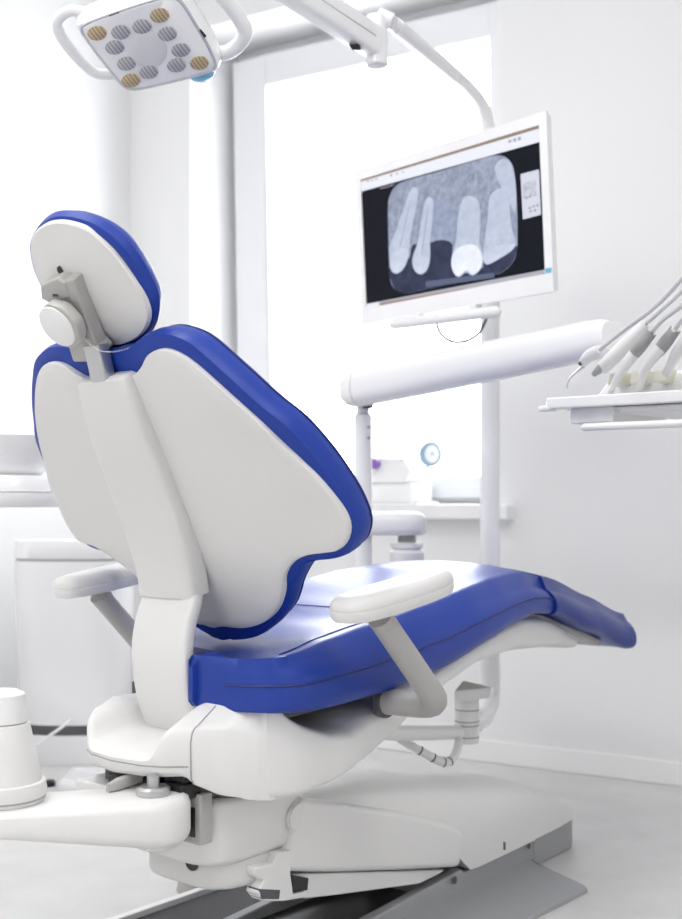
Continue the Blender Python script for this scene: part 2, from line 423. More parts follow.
cpart('bead_chain', join(*beads), 'metal', bk)

# ---- seat cushion
SW = .232
sx = [-.17, -.08, 0, .11, .23, .36, .50, .62, .70, .80, .90, 1.0, 1.075]
S0 = -.012
def seat_wr(s):
    w = interp([.1, .5, .8, 1.10], [SW, .232, .21, .19], s)
    if s < .14: w = .072 + (w - .072) * max(0, 1 - ((.14 - s) / (.14 - S0)) ** 2.3) ** (1 / 2.3)
    return w
def seat_wl(s):
    w = interp([.1, .5, .8, 1.10], [SW, .232, .21, .19], s)
    if s < .19: w = min(w, interp([-.03, .030, .045, .06, .08, .11, .15, .19], [-.061, -.058, .03, .10, .145, .185, .215, w], s))
    return w
def seat_w(s): return (seat_wr(s) + seat_wl(s)) / 2
def seat_c(s): return (seat_wr(s) - seat_wl(s)) / 2
bt = [Vector((0, -.08, .445)), Vector((0, 0, .436)), Vector((0, .06, .434))] + [CL(px, py, .235) for px, py in [(350, 705), (400, 690), (450, 668), (500, 638), (520, 626)]] + [CL(px, py, l) for px, py, l in [(540, 614, .22), (562, 614, .215), (600, 632, .20), (632, 648, .192)]]
se = [Vector((0, -.08, .500)), Vector((0, 0, .499)), Vector((0, .06, .502))] + [CL(px, py, .235) for px, py in [(350, 650), (400, 634), (450, 616), (500, 597), (520, 590)]] + [CL(px, py, l) for px, py, l in [(540, 584, .22), (563, 589, .215), (600, 604, .20), (634, 620, .192)]]
bts, btz = [p.y for p in bt], [p.z for p in bt]; ses, sez = [p.y for p in se], [p.z for p in se]
# narrower towards the toe, so those traced points lie further along
def seat_ring(s, n=None):
    w = seat_w(s); zb = interp(bts, btz, s); ze = interp(ses, sez, s)
    cr = interp([-.15, .05, .3, .5, .65, .8, 1.05], [.012, .010, .015, .021, .025, .026, .012], s)
    dish = interp([-.15, .05, .3, .5, .62], [.020, .022, .020, .010, .0], s)
    r = []
    # bottom left -> right, right side up, top right -> left, left side down
    for t in (-.8, -.4, 0, .4, .8): r.append((t * w, s, zb))
    side = [(.92, -.03, 0), (.967, .02, .0), (.992, .13, 0), (1.0, .27, 0), (.998, .42, 0), (.987, .56, 0), (.964, .70, 0), (.932, .83, 0), (.890, .93, .0)]
    for f, u, _ in side: r.append((f * w, s, zb + (ze - zb) * u))
    tops = [.84, .77, .68, .56, .42, .25, .08, -.08, -.25, -.42, -.56, -.68, -.77, -.84]
    for t in tops:
        a = abs(t); crown = cr * (1 - ((a) / 1.0) ** 2) ** .6 * 1.25
        groove = .006 * math.exp(-((a - .72) / .035) ** 2) * (1 if s < .6 else max(0, 1 - (s - .6) / .12))
        d = dish * max(0, 1 - (a / .72) ** 2)
        r.append((t * w, s, ze + .004 + crown - d - groove))
    for f, u, _ in side[::-1]: r.append((-f * w, s, zb + (ze - zb) * u))
    cx_ = seat_c(s); return [(p[0] + cx_, p[1], p[2]) for p in r]
ss = [-.165 + i * (1.065 - .705 + .705 + .10) / 60 for i in range(61)]
SCUT = .768
body_s = [S0 + (SCUT - S0) * (i / 74) ** 2.0 for i in range(75)]
def squash(r, f):
    c = sum((Vector(p) for p in r), Vector()) / len(r); return [c + (Vector(p) - c) * f for p in r]
def shift(r, d): return [(p[0], p[1] + d, p[2]) for p in r]
rings = [[tuple(q) for q in squash(shift(seat_ring(S0), -.008), .8)]] + [seat_ring(s) for s in body_s]
seat = cpart('seat_cushion', loft(rings), 'seatvinyl', auto=60)
toe_s = [SCUT + .003 + (1.140 - SCUT) * i / 22 for i in range(23)]
def toe_ring(s, g=1.03):
    r = seat_ring(s); return [tuple(q) for q in squash(r, g)]
cpart('foot_cover', loft([toe_ring(s) for s in toe_s] + [squash(shift(seat_ring(toe_s[-1]), .008), .9), squash(shift(seat_ring(toe_s[-1]), .012), .6)]), 'foot', auto=60, label='clear glossy cover over the foot end')
# seams: along both side edges, inset panel on the seat
def seat_top(t, s):
    w = seat_w(s); r = seat_ring(s); pts = sorted([p for p in r if p[2] > interp(bts, btz, s) + .03], key=lambda p: p[0])
    x = t * w + seat_c(s)
    for a, b in zip(pts, pts[1:]):
        if a[0] <= x <= b[0]:
            u = (x - a[0]) / max(1e-6, b[0] - a[0]); return Vector((x, s, a[2] + (b[2] - a[2]) * u))
    return Vector((x, s, pts[-1][2]))
for sg in (1, -1):
    pth = []
    for s in body_s[6::2]:
        w = seat_w(s); zb = interp(bts, btz, s); ze = interp(ses, sez, s)
        pth.append((seat_c(s) + sg * (.988 * w + .0004), s, zb + (ze - zb) * .56))
    cpart('piping', tube(pth, .0019, 6), 'piping', seat)
pan = [seat_top(.70, s) + Vector((0, 0, .0005)) for s in [.06 + .034 * i for i in range(8)]] + [seat_top(t, .33 + .03 * (1 - (t / .7) ** 2)) for t in (.5, .25, 0, -.25, -.5)] + \
      [seat_top(-.70, s) + Vector((0, 0, .0005)) for s in [.06 + .034 * i for i in range(8)][::-1]]
cpart('panel_seam', tube(crom(pan, 3), .0011, 6), 'piping', seat)
cr_ = [(.235 * f, s, 0) for f, s in ()]
# ---- frame under the seat
HW = .205
def hull_w(s): return interp([.03, .09, .18, .5, .8, 1.0], [.1705, .192, .208, .205, .18, .15], s)
hbt = [Vector((0, .03, .304)), Vector((0, .06, .300))] + [CL(px, py, l) for px, py, l in [(300, 797, .18), (330, 788, .195), (360, 770, .20), (395, 741, .205), (420, 716, .205), (450, 687, .205), (480, 667, .205), (520, 656, .2), (560, 651, .19), (600, 651, .18)]]
htp = [Vector((0, .03, .450)), Vector((0, .055, .444))] + [CL(px, py, l) for px, py, l in [(285, 714, .175), (305, 725, .185), (330, 731, .195), (348, 728, .20), (368, 713, .205), (400, 698, .205)]]
hbs, hbz = [p.y for p in hbt], [p.z for p in hbt]
hts, htz = [p.y for p in htp], [p.z for p in htp]
def hull_ring(s):
    zb = interp(hbs, hbz, s)
    zt = interp(hts, htz, s) if s < hts[-1] else interp(bts, btz, s) - .004
    if s >= hts[-1]:
        zt = max(zt, interp([hts[-1], hts[-1] + .05], [htz[-1], zt], s))
    zt = max(zt, zb + .012)
    w = hull_w(s)
    r = []
    for a in range(40):
        t = 2 * pi * a / 40; c, sn = cos(t), sin(t); e = interp([.03, .2], [14.0, 5.0], s)
        x = w * math.copysign(abs(c) ** (2 / e), c); z = (zb + zt) / 2 + (zt - zb) / 2 * math.copysign(abs(sn) ** (2 / e), sn)
        if sn > 0: z -= .030 * max(0, -x / w) * max(0, 1 - (s - .03) / .12)
        if sn < 0: x *= 1 - min(.09, max(0, (s - .03) * .5)) * (-sn) ** 2
        r.append((x, s, z))
    return r
h0 = .03
hs_ = [h0 + (.96 - h0) * i / 50 for i in range(51)]
cpart('seat_frame', loft([hull_ring(s) for s in hs_] + [squash(shift(hull_ring(.96), .02), .7)]), 'chair2', auto=55)
# grey rail where the foot cover rests
cpart('foot_rail', join(box(-.10, .10, .68, 1.02, -.004, .006)), 'lgrey', smooth=False, bevel=.003) if False else None
ft = [(s, interp(bts, btz, s) - .002) for s in (.70, .76, .82, .9, .98, 1.05)]
cpart('foot_rail', loft([[(x, s, z + d) for x, d in ((-.16, 0), (.16, 0), (.16, -.014), (-.16, -.014))] for s, z in ft]), 'lgrey', bevel=.002)
# black gap strip under the seat
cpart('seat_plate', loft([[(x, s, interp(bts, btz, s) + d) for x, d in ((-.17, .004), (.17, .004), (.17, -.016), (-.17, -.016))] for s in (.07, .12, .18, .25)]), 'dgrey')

# ---- yoke at the back: two horns and a low shelf between them
def yoke_ring(t):
    a = abs(t); x = .1705 * t
    horn = 1 / (1 + math.exp(-(a - .44) / .02))
    edge = max(0, (a - .80) / .20)
    back = interp([0, .30, .47, .65, .80, .90, .96, 1.0], [-.112, -.105, -.092, -.064, -.030, -.004, .014, .032], a)
    zt = .378 + .040 * horn - .012 * edge
    zb = interp([0, .60, .68, .78, 1], [.344, .346, .332, .318, .303], a)
    yf = .055
    zf = .388 + (.064 if t > 0 else .034) * horn - .010 * edge ** 3
    return [(x, yf, zb), (x, back + .020, zb), (x, back + .006, zb + .002), (x, back + .001, zb + .010), (x, back, zb + (zt - zb) * .72), (x, back + .003, zt - .009), (x, back + .008, zt - .003), (x, back + .014, zt),
            (x, back + .5 * (yf - back - .02), (zt + zf) / 2 + .006), (x, yf - .022, zf), (x, yf, zf)]
tt = [sin(pi / 2 * (-1 + 2 * i / 90)) for i in range(91)]
yk = cpart('yoke_cover', loft([yoke_ring(t) for t in tt]), 'chair2', auto=60)
cpart('seam', tube([(  .1705 * t, yoke_ring(t)[3][1] - .0006, .3635 - .002 * t) for t in tt if abs(t) < .66], .0011, 6), 'mgrey', yk)
for sg in (1,):
    rg = yoke_ring(.66 * sg); p_ = rg[2:9]
    cpart('seam', tube([(x, y - .0004, z) for x, y, z in p_], .0011, 6), 'mgrey', yk)
# shadowy mechanism below the yoke
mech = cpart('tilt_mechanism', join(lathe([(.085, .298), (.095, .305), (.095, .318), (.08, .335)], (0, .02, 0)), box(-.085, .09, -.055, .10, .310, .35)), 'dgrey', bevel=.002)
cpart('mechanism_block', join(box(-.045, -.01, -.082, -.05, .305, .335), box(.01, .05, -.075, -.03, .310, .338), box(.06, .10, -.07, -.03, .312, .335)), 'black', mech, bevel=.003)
lv = [CL(px, py, .02) for px, py in [(108, 788), (118, 784), (135, 778), (158, 770)]]
cpart('release_lever', sweep(lv, [.006, .0085, .0085, .0085], [.004, .006, .006, .006], (0, 0, 1), n=16, e=4), 'lgrey')
# ---- turret and lift arm
cpart('turret', loft([[(x, y + .09, z) for x, y in superrect(.112 * f, .112 * f, 44, 5)] for z, f in ((.203, .86), (.205, .95), (.214, 1), (.29, 1), (.298, .985), (.302, .9))]), 'chair2', auto=60)
cpart('turret_ring', lathe([(.09, .29), (.118, .298), (.124, .302), (.124, .308), (.11, .312)], (0, .09, 0)), 'dgrey')
ACX = .124
ac_t = [CL(px, py, ACX) for px, py in [(301, 800), (306, 799), (340, 803), (400, 812), (440, 821), (460, 828), (466, 834)]]
ac_b = [CL(px, py, ACX) for px, py in [(461, 868), (400, 871), (340, 873), (300, 873), (286, 872)]]
poly = [(p.y, p.z) for p in ac_t + ac_b]
cpart('lift_arm_cover', extrude(poly, lambda p: (ACX, p[0], p[1]), lambda p: (-ACX, p[0], p[1])), 'chair2', bevel=.012, segs=4, ang=50)
lp = [CL(px, py, .112) for px, py in [(293, 874), (446, 870), (440, 874), (420, 884), (340, 895), (306, 899), (296, 890)]]
cpart('lift_arm', extrude([(p.y, p.z) for p in lp], lambda p: (.112, p[0], p[1]), lambda p: (-.112, p[0], p[1])), 'chair2', bevel=.006)
cpart('hinge_boss', lathe([(.018, -.012), (.022, -.008), (.022, .0)], CL(300, 818, .122), (1, 0, 0), 28), 'chair2')
# latch bracket under the turret
lb = [CL(px, py, .118) for px, py in [(252, 867), (272, 863), (276, 852), (290, 850), (289, 872), (292, 893), (303, 890), (306, 897), (282, 901), (262, 901), (256, 893), (262, 880), (254, 876)]]
lt_ = cpart('latch_bracket', extrude([(p.y, p.z) for p in lb], lambda p: (.122, p[0], p[1]), lambda p: (.095, p[0], p[1])), 'chair2', bevel=.003)
dk = [CL(px, py, .1225) for px, py in [(259, 889), (280, 890), (279, 899), (262, 899)]]
cpart('latch_recess', extrude([(p.y, p.z) for p in dk], lambda p: (.1228, p[0], p[1]), lambda p: (.10, p[0], p[1])), 'dgrey', lt_)
dk = [CL(px, py, .1225) for px, py in [(292, 875), (308, 878), (307, 890), (293, 892)]]
cpart('hinge_gap', extrude([(p.y, p.z) for p in dk], lambda p: (.1235, p[0], p[1]), lambda p: (.09, p[0], p[1])), 'black')
# lower link plate and its hole
cpart('lift_link', loft([[(x + .012, y + .12, z + .032) for x, y in superrect(.095 * f, .12 * f, 40, 4)] for z, f in ((.130, .92), (.134, .98), (.140, 1), (.168, 1), (.173, .97))]), 'chair', auto=60)
cpart('link_hole', lathe([(.014, 0), (.014, .002)], (.048, -.0012, .203), (0, 1, 0), 24), 'black')
# ---- base covers
BWD = .112
def base_ring(s, w, zb, extra=0):
    zt = interp([.2, .35, .5, .65, .8, .9, .98, 1.03, 1.05], [.272, .262, .240, .208, .182, .163, .14, .115, .09], s) + extra
    r = []; sh = .62
    pts = [(-1, 0), (-1, .3), (-.995, .5), (-.97, .68), (-.9, .83), (-.75, .93), (-.5, .985), (0, 1.0), (.5, .985), (.75, .93), (.9, .83), (.97, .68), (.995, .5), (1, .3), (1, 0)]
    for fx, fz in pts: r.append((fx * w, s, zb + (zt - zb) * fz))
    return r
def zseam(s): return interp([.5, .65, .9, 1.06], [.050, .050, .056, .062], s)
rs = [base_ring(.2 + (.868 - .2) * i / 26, BWD, zseam(.2 + (.868 - .2) * i / 26) if i > 13 else .12) for i in range(27)]
# rear cover starts over the arm
rs = []
for i in range(27):
    s = .2 + (.868 - .2) * i / 26
    rs.append(base_ring(s, BWD, max(zseam(s), interp([.2, .58, .64], [.20, .10, .05], s))))
bc = cpart('base_cover', loft(rs), 'chair2', auto=60)
rs = []
for i in range(13):
    s = .872 + (1.045 - .872) * i / 12
    rs.append(base_ring(s, BWD * interp([.87, .98, 1.03, 1.05], [.965, .955, .92, .86], s), zseam(s), -.006))
cpart('base_front_cover', loft(rs), 'chair2', auto=60)
mk = [CL(px, py, BWD + .0005) for px, py in [(503.5, 842), (505.5, 842), (505.5, 850), (503.5, 850)]]
cpart('cover_notch', extrude([(p.y, p.z) for p in mk], lambda p: (BWD + .0008, p[0], p[1]), lambda p: (BWD - .01, p[0], p[1])), 'dgrey', bc)
# grey housing and floor plates
def hx(x0, x1, y0, y1, z0, z1): return box(x0, x1, y0, y1, z0, z1)
cpart('base_housing', join(loft([[(x, s, z) for x, z in ((-BWD + .004, 0), (-BWD + .004, zseam(s) - .001), (BWD - .004, zseam(s) - .001), (BWD - .004, 0))] for s in (.56, .66, .8, .868)])), 'basegrey', bevel=.003)
cpart('base_nose', loft([[(x, s, z) for x, z in ((-w, 0), (-w, zseam(s) - .001), (w, zseam(s) - .001), (w, 0))] for s, w in ((.872, BWD * .945), (.98, BWD * .935), (1.03, BWD * .90), (1.05, BWD * .84))]), 'basegrey', bevel=.003)
cpart('housing_bolt', lathe([(.006, 0), (.007, .002), (.003, .003)], CL(454, 880, BWD), (1, 0, 0), 20), 'dgrey')
cpart('housing_bolt', lathe([(.005, 0), (.006, .002), (.003, .003)], CL(528.5, 846, BWD), (1, 0, 0), 20), 'dgrey')
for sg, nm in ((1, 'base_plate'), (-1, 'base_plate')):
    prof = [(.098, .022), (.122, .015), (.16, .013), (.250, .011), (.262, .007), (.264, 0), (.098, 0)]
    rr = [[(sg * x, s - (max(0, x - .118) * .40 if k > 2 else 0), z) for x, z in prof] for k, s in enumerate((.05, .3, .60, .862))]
    cpart(nm, loft(rr), 'basegrey' if sg > 0 else 'rubber', bevel=.002, label=None if sg > 0 else 'floor plate coloured near black for the shade under the chair')  # left plate's colour carries the shade under the chair
# side walls rising from plates towards the housing
for sg in (1, -1):
    cpart('side_rail', hexa([(sg * .085, .10, .0), (sg * .112, .10, .0), (sg * .112, .62, .0), (sg * .085, .62, 0),
                             (sg * .085, .10, .018), (sg * .107, .10, .018), (sg * .107, .62, .056), (sg * .085, .62, .056)]), 'basegrey', bevel=.004)
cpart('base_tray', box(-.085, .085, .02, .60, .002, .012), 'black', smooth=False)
cpart('edge_strip', box(-.272, -.256, .05, .79, .0, .020), 'white', smooth=False, bevel=.002)
cpart('leveling_foot', lathe([(.03, 0), (.028, .02), (.022, .03)], (-.30, .62, 0)), 'lgrey') if False else None

cpart('leveling_foot', lathe([(.034, 0), (.034, .004), (.030, .026), (.024, .030)], (-.31, .34, 0)), 'lgrey')
cpart('foot_bracket', box(-.31, -.26, .325, .355, .004, .016), 'lgrey', smooth=False)
# ---- armrests
AR = .31
def armrest(sg):
    tp = [CL(px, py, AR) for px, py in [(343, 607), (440, 577)]]
    a, b = tp; d = (b - a); d.x = 0; L = d.length; d.normalize(); N = Vector((0, -d.z, d.y))
    mid = (a + b) / 2 + d * .003; mid.x = sg * AR
    X = Vector((1, 0, 0)); con = []
    hl, hw = L / 2 + .011, .041
    def pc_(f, h, ox=0):
        r = []
        for k in range(48):
            t = 2 * pi * k / 48; c, s_ = cos(t), sin(t); e = 2.9
            u = hl * math.copysign(abs(c) ** (2 / e), c); v = hw * math.copysign(abs(s_) ** (2 / e), s_) * (1 - .10 * u / hl)
            r.append(mid + d * u * (1 - (1 - f) * .35) + X * v * f + N * h)
        return r
    pad = cpart('armrest_pad', loft([pc_(.35, .013), pc_(.62, .0125), pc_(.82, .010), pc_(.94, .005), pc_(1.0, -.003), pc_(1.0, -.006)]), 'lgrey' if False else 'chair', auto=60)
    cpart('pad_base', loft([pc_(.985, -.006), pc_(.985, -.0075), pc_(1.0, -.0078), pc_(.99, -.015), pc_(.90, -.022), pc_(.6, -.024)]), 'chair2', pad, auto=50)
    el = CL(440, 706, AR); tq = CL(383, 622, AR)
    mir = lambda p: Vector((sg * abs(p.x), p.y, p.z))
    el, tq = mir(el), mir(tq)
    dd = (el - tq).normalized()
    piv = Vector((sg * .20, el.y, el.z - .004))
    pth = [tq - dd * .01] + [tq.lerp(el, t) for t in (.15, .4, .7)] + [el - dd * .03]
    # bend from the arm into the pivot tube
    for k in range(1, 6):
        t = k / 6; p = (el - dd * .03) * (1 - t) ** 2 + (el + dd * .004) * 2 * t * (1 - t) + Vector((sg * (AR - .045), el.y, el.z - .002)) * t * t
        pth.append(p)
    pth += [Vector((sg * (AR - .045), el.y, el.z - .002)), piv]
    cpart('armrest_support', tube(pth, [.0185, .0185, .0188, .019, .0195] + [.020] * 5 + [.0205, .0205], 24), 'lgrey' if sg > 0 else 'lgrey', auto=60)
    cpart('pivot_collar', lathe([(.022, 0), (.026, .001), (.026, .009), (.02, .010)], Vector((sg * (hull_w(piv.y) - .006), piv.y, piv.z)), (sg, 0, 0), 32), 'dgrey')
armrest(1); armrest(-1)

# ================================================================== ASSISTANT ARM (left)
pj = at(152, 822, 1.66)
aa = thing('assistant_arm', 'long white swivel arm running left from under the chair yoke', 'swivel arm', (pj.x, pj.y, 0), CA)
zt_, zb_ = at(0, 797, 1.62).z, at(0, 840, 1.62).z
A = at(149, 800, 1.68); A.z = 0; Bv = at(-60, 800, 1.60); Bv.z = 0
dv = (Bv - A).normalized(); nv = Vector((-dv.y, dv.x, 0))
ztop, zbot = .325, .261
def capsule(A, d, n, L, r, m=14, e=1.0):
    out = []
    for k in range(m + 1):
        t = -pi / 2 + pi * k / m; out.append(A - d * (cos(t) * r) + n * (sin(t) * r))
    out += [A + d * L + n * r, A + d * L - n * r]
    return out
def cap_loft(A, d, n, L, r, hs):
    def tz(p, z): return z + max(0, (ztop - z) / (ztop - zbot)) * .15 * max(0, (p - A).dot(d))
    return loft([[p + Vector((0, 0, tz(p, z))) for p in capsule(A, d, n, L, r - i)] for z, i in hs])
part('arm_beam', cap_loft(A, dv, nv, .34, .058, [(zbot, .008), (zbot + .006, .002), (zbot + .014, 0), (ztop - .014, 0), (ztop - .005, .003), (ztop, .010)]), 'chair2', aa, auto=60)
part('beam_underside', cap_loft(A + Vector((.004, 0, 0)), dv, nv, .01, .046, [(zbot - .008, .010), (zbot - .004, .003), (zbot + .004, 0)]), 'chair2', aa, auto=60)
part('pivot_cap', lathe([(.022, ztop - .001), (.024, ztop + .002), (.024, ztop + .009), (.019, ztop + .012), (.019, ztop + .0115), (.009, ztop + .0118), (.009, ztop + .026), (.003, ztop + .027)], A + RIGHT * .007 - FWD * .006, (0, 0, 1), 36), 'metal', aa, label='round metal pivot cap')
# bracket joining the beam to the turret
bq = [CL(px, py, .06) for px, py in ((190, 815),)]
part('arm_bracket', loft([[Vector((x, y, z)) for x, y in ((-.12, -.085), (.035, -.085), (.035, -.018), (-.12, -.018))] for z in (.235, .24, .315)]), 'chair2', aa, frame=CHAIR, bevel=.006)
part('bracket_flange', box(.062, .108, -.040, -.015, .245, .318), 'lgrey', aa, frame=CHAIR, smooth=False, bevel=.003)
part('bracket_slot', box(.062, .098, -.0415, -.03, .255, .298), 'black', aa, frame=CHAIR, smooth=False, bevel=.002)

# column standing on the beam
cp = at(2, 787, 1.64); zc0 = ztop + .0005
sc = thing('instrument_column', 'white tapered column standing on the swivel arm at the left edge', 'column', (cp.x, cp.y, zc0), 0)
zz = lambda py: CH + (HY - py) / F * 1.64
def ell(z, a): return (a, z - zc0)
part('column_body', lathe([(.0535, .016), (.0535, .03), (.037, zz(723) - zc0), (.030, zz(722) - zc0), (.029, zz(700) - zc0), (.027, zz(693) - zc0), (.022, zz(690) - zc0)], (cp.x, cp.y, zc0)), 'chair2', sc)
part('column_foot', lathe([(.056, 0), (.058, .003), (.060, .016), (.058, .027), (.050, .029)], (cp.x, cp.y, zc0)), 'chair2', sc)
part('foot_groove', lathe([(.0586, .005), (.0592, .006), (.0588, .0075)], (cp.x, cp.y, zc0)), 'mgrey', sc)
part('column_sleeve', lathe([(.031, zz(722) - zc0), (.0345, zz(721) - zc0), (.0305, zz(694) - zc0), (.027, zz(692) - zc0)], (cp.x, cp.y, zc0)), 'white', sc)

# ================================================================== CABINET behind, left
cb = at(75, 640, 3.42); cb.z = 0
cab = thing('cuspidor_cabinet', 'rounded white cabinet with dark plinth standing behind the chair', 'cabinet', cb, YAW)
ctop = CH + (HY - 541) / F * 3.31
def cab_ring(f, z, hx_=.172, hy_=.12): return [cb + RIGHT * (x * f) + FWD * (y * f) + UP * z for x, y in superrect(hx_, hy_, 56, 2.6)]
zl = CH + (HY - 559.5) / F * 3.31
part('cabinet_body', loft([cab_ring(.88, .108), cab_ring(.885, .112), cab_ring(.92, .22), cab_ring(.945, .36), cab_ring(.962, .5), cab_ring(.965, zl - .006)]), 'gloss', cab, auto=50)
part('cabinet_seam', loft([cab_ring(.945, zl - .008), cab_ring(.945, zl + .001)]), 'mgrey', cab)
part('cabinet_lid', loft([cab_ring(.955, zl), cab_ring(.972, zl + .002), cab_ring(.968, ctop - .006), cab_ring(.955, ctop), cab_ring(.6, ctop + .002)]), 'gloss', cab, auto=50)
part('pedestal', loft([cab_ring(.90, 0), cab_ring(.91, .004), cab_ring(.90, .078), cab_ring(.86, .080)]), 'gloss', cab, auto=50)
part('plinth', loft([cab_ring(.86, .079), cab_ring(.86, .109)]), 'dgrey', cab, auto=50)
part('cabinet_shade_joint', loft([[cb + RIGHT * x + FWD * (-.132) + UP * z for x, z in ((-.004, .0), (.004, .0), (.004, .1), (-.004, .1))], [cb + RIGHT * x + FWD * (-.122) + UP * z for x, z in ((-.004, .0), (.004, .0), (.004, .1), (-.004, .1))]]), 'metal', cab) if False else None

# ---- spittoon bowl at the left edge, carried by a column outside the frame
bwp = at(5, 470, 2.75)
bw = thing('cuspidor_bowl', 'white spittoon bowl with a stepped lower tray at the left edge', 'bowl', (bwp.x, bwp.y, 0), YAW)
Z = lambda py: CH + (HY - py) / F * 2.75
part('bowl', lathe([(.02, Z(478)), (.075, Z(477)), (.095, Z(470)), (.118, Z(442)), (.122, Z(437)), (.118, Z(438)), (.09, Z(462)), (.02, Z(470))], (bwp.x, bwp.y, 0)), 'gloss', bw, auto=70)
part('rim_tray', lathe([(.02, Z(505)), (.12, Z(507)), (.13, Z(503)), (.135, Z(494)), (.133, Z(492)), (.128, Z(491)), (.124, Z(480)), (.118, Z(476)), (.02, Z(474))], (bwp.x, bwp.y, 0)), 'gloss', bw, auto=40)
part('tray_seam', lathe([(.1345, Z(492.5)), (.1355, Z(492)), (.1345, Z(491.3))], (bwp.x, bwp.y, 0)), 'lgrey', bw)
cl0 = bwp - RIGHT * .20
part('bowl_column', join(tube([Vector((cl0.x, cl0.y, 0)), Vector((cl0.x, cl0.y, Z(490)))], .05, 28), tube([Vector((cl0.x, cl0.y, Z(498))), Vector((bwp.x, bwp.y, Z(498)))], .022, 20)), 'gloss', bw)

# ---- low box on the floor behind the arm, with a clear hose
fb = at(90, 765, 2.25)
q = lambda px, py, z: on_plane(px, py, Vector((0, 0, z)), UP)
f0, f1, f2, f3 = q(58, 783, .02), q(72, 769, .02), q(140, 774, .02), q(150, 806, .02)
fbx = thing('foot_control', 'low flat white foot control lying on the floor beside the cabinet', 'foot control', ((f0 + f2) / 2).to_2d().to_3d(), 0)
def lvl(z, s=1.0):
    c = (f0 + f1 + f2 + f3) / 4
    return [Vector((c.x + (p.x - c.x) * s, c.y + (p.y - c.y) * s, z)) for p in (f0, f1, f2, f3)]
part('control_body', loft([lvl(0, .98), lvl(.004, 1), lvl(.02, 1), lvl(.03, .9)]), 'gloss', fbx, bevel=.003)
part('rubber_corner', lathe([(.014, 0), (.014, .012), (.009, .016)], q(50, 786, .0)), 'black', fbx, label='black rubber corner foot')
hz_ = [q(36, 744, .012), q(48, 735, .012), q(60, 726, .02)]
hs0 = part('clear_hose', tube([at(2, 764, 3.22), at(18, 757, 3.22), at(34, 747, 3.22), at(48, 737, 3.23), at(62, 727, 3.25), at(70, 720, 3.28)], .0042, 10, smooth=3), 'gloss')
tag(hs0, 'thin pale hose rising past the dark plinth of the rounded cabinet', 'hose')

# ================================================================== UNIT POST (carries monitor and lamp)
PD = 2.90
up_ = at(490, 690, PD)
post = thing('unit_post', 'tall white upright post rising behind the monitor and bending left at the top', 'post', (up_.x, up_.y, 0), CA)
jt = at(467, 695, 2.45)
pth = [at(490, y, PD) for y in (140, 300, 500, 640)] + [at(490.5, 672, PD), at(490, 700, PD - .02), at(484, 716, PD - .12), at(476, 722, PD - .25), at(466, 724, 2.5)]
part('pole', tube(pth, [.0235] * 9, 28), 'gloss', post)
zj = lambda py: CH + (HY - py) / F * 2.45
jr = 12.2 / F * 2.45
part('swivel_joint', lathe([(jr * .7, zj(743)), (jr * .93, zj(742)), (jr, zj(739)), (jr, zj(699)), (jr * .95, zj(698))], (jt.x, jt.y, 0)), 'white', post)
for y in (736, 724.5, 720.5, 709):
    part('joint_ring', lathe([(jr * .99, zj(y + .8)), (jr * 1.015, zj(y + .5)), (jr * 1.015, zj(y - .5)), (jr * .99, zj(y - .8))], (jt.x, jt.y, 0)), 'mgrey', post)
part('joint_head', hexa([at(454, 703, 2.40), at(491, 698, 2.36), at(494, 694, 2.50), at(460, 697, 2.52), at(454, 691, 2.40), at(492, 688, 2.36), at(494, 686, 2.50), at(462, 688, 2.52)]), 'white', post, bevel=.005)
part('joint_wedge', hexa([at(455, 691, 2.41), at(484, 689, 2.39), at(490, 687, 2.48), at(462, 688, 2.5), at(463, 681, 2.44), at(465, 681, 2.44), at(466, 681, 2.47), at(463, 681, 2.47)]), 'lgrey', post)
part('joint_link', tube([at(462, 732, 2.45), at(430, 733, 2.3), at(395, 733, 2.15), at(340, 728, 2.03)], .014, 20), 'white', post)
# corrugated hose below the joint
hp_ = [at(398, 738, 2.30), at(412, 746, 2.31), at(428, 755, 2.32), at(442, 762, 2.33), at(450, 761, 2.34), at(456, 752, 2.36), at(459, 740, 2.40)]
hs1 = part('loom_hose', tube(hp_, .0085, 18, smooth=6), 'white', post)
hq = crom(hp_, 12)
for k in (18, 28, 38, 47):
    part('hose_ring', lathe([(.0086, -.0016), (.0093, -.001), (.0093, .001), (.0086, .0016)], hq[k], hq[k + 1] - hq[k - 1], 18), 'dgrey', hs1)
# top bend, leaning left to the lamp joint
tb = [at(490, 150, PD), at(488, 128, PD), at(485, 112, PD - .02), at(477, 98, PD - .06), at(460, 80, PD - .14), at(430, 56, PD - .28), at(402, 32, PD - .40), at(391, 22, PD - .45)]
part('pole_bend', tube(tb, [.0165, .0160, .016, .0155, .0150, .0150, .0148, .0148], 24, smooth=4), 'gloss', post)
part('bend_sleeve', tube([at(456, 77, PD - .155), at(396, 26, PD - .43)], .0165, 20), 'white', post)

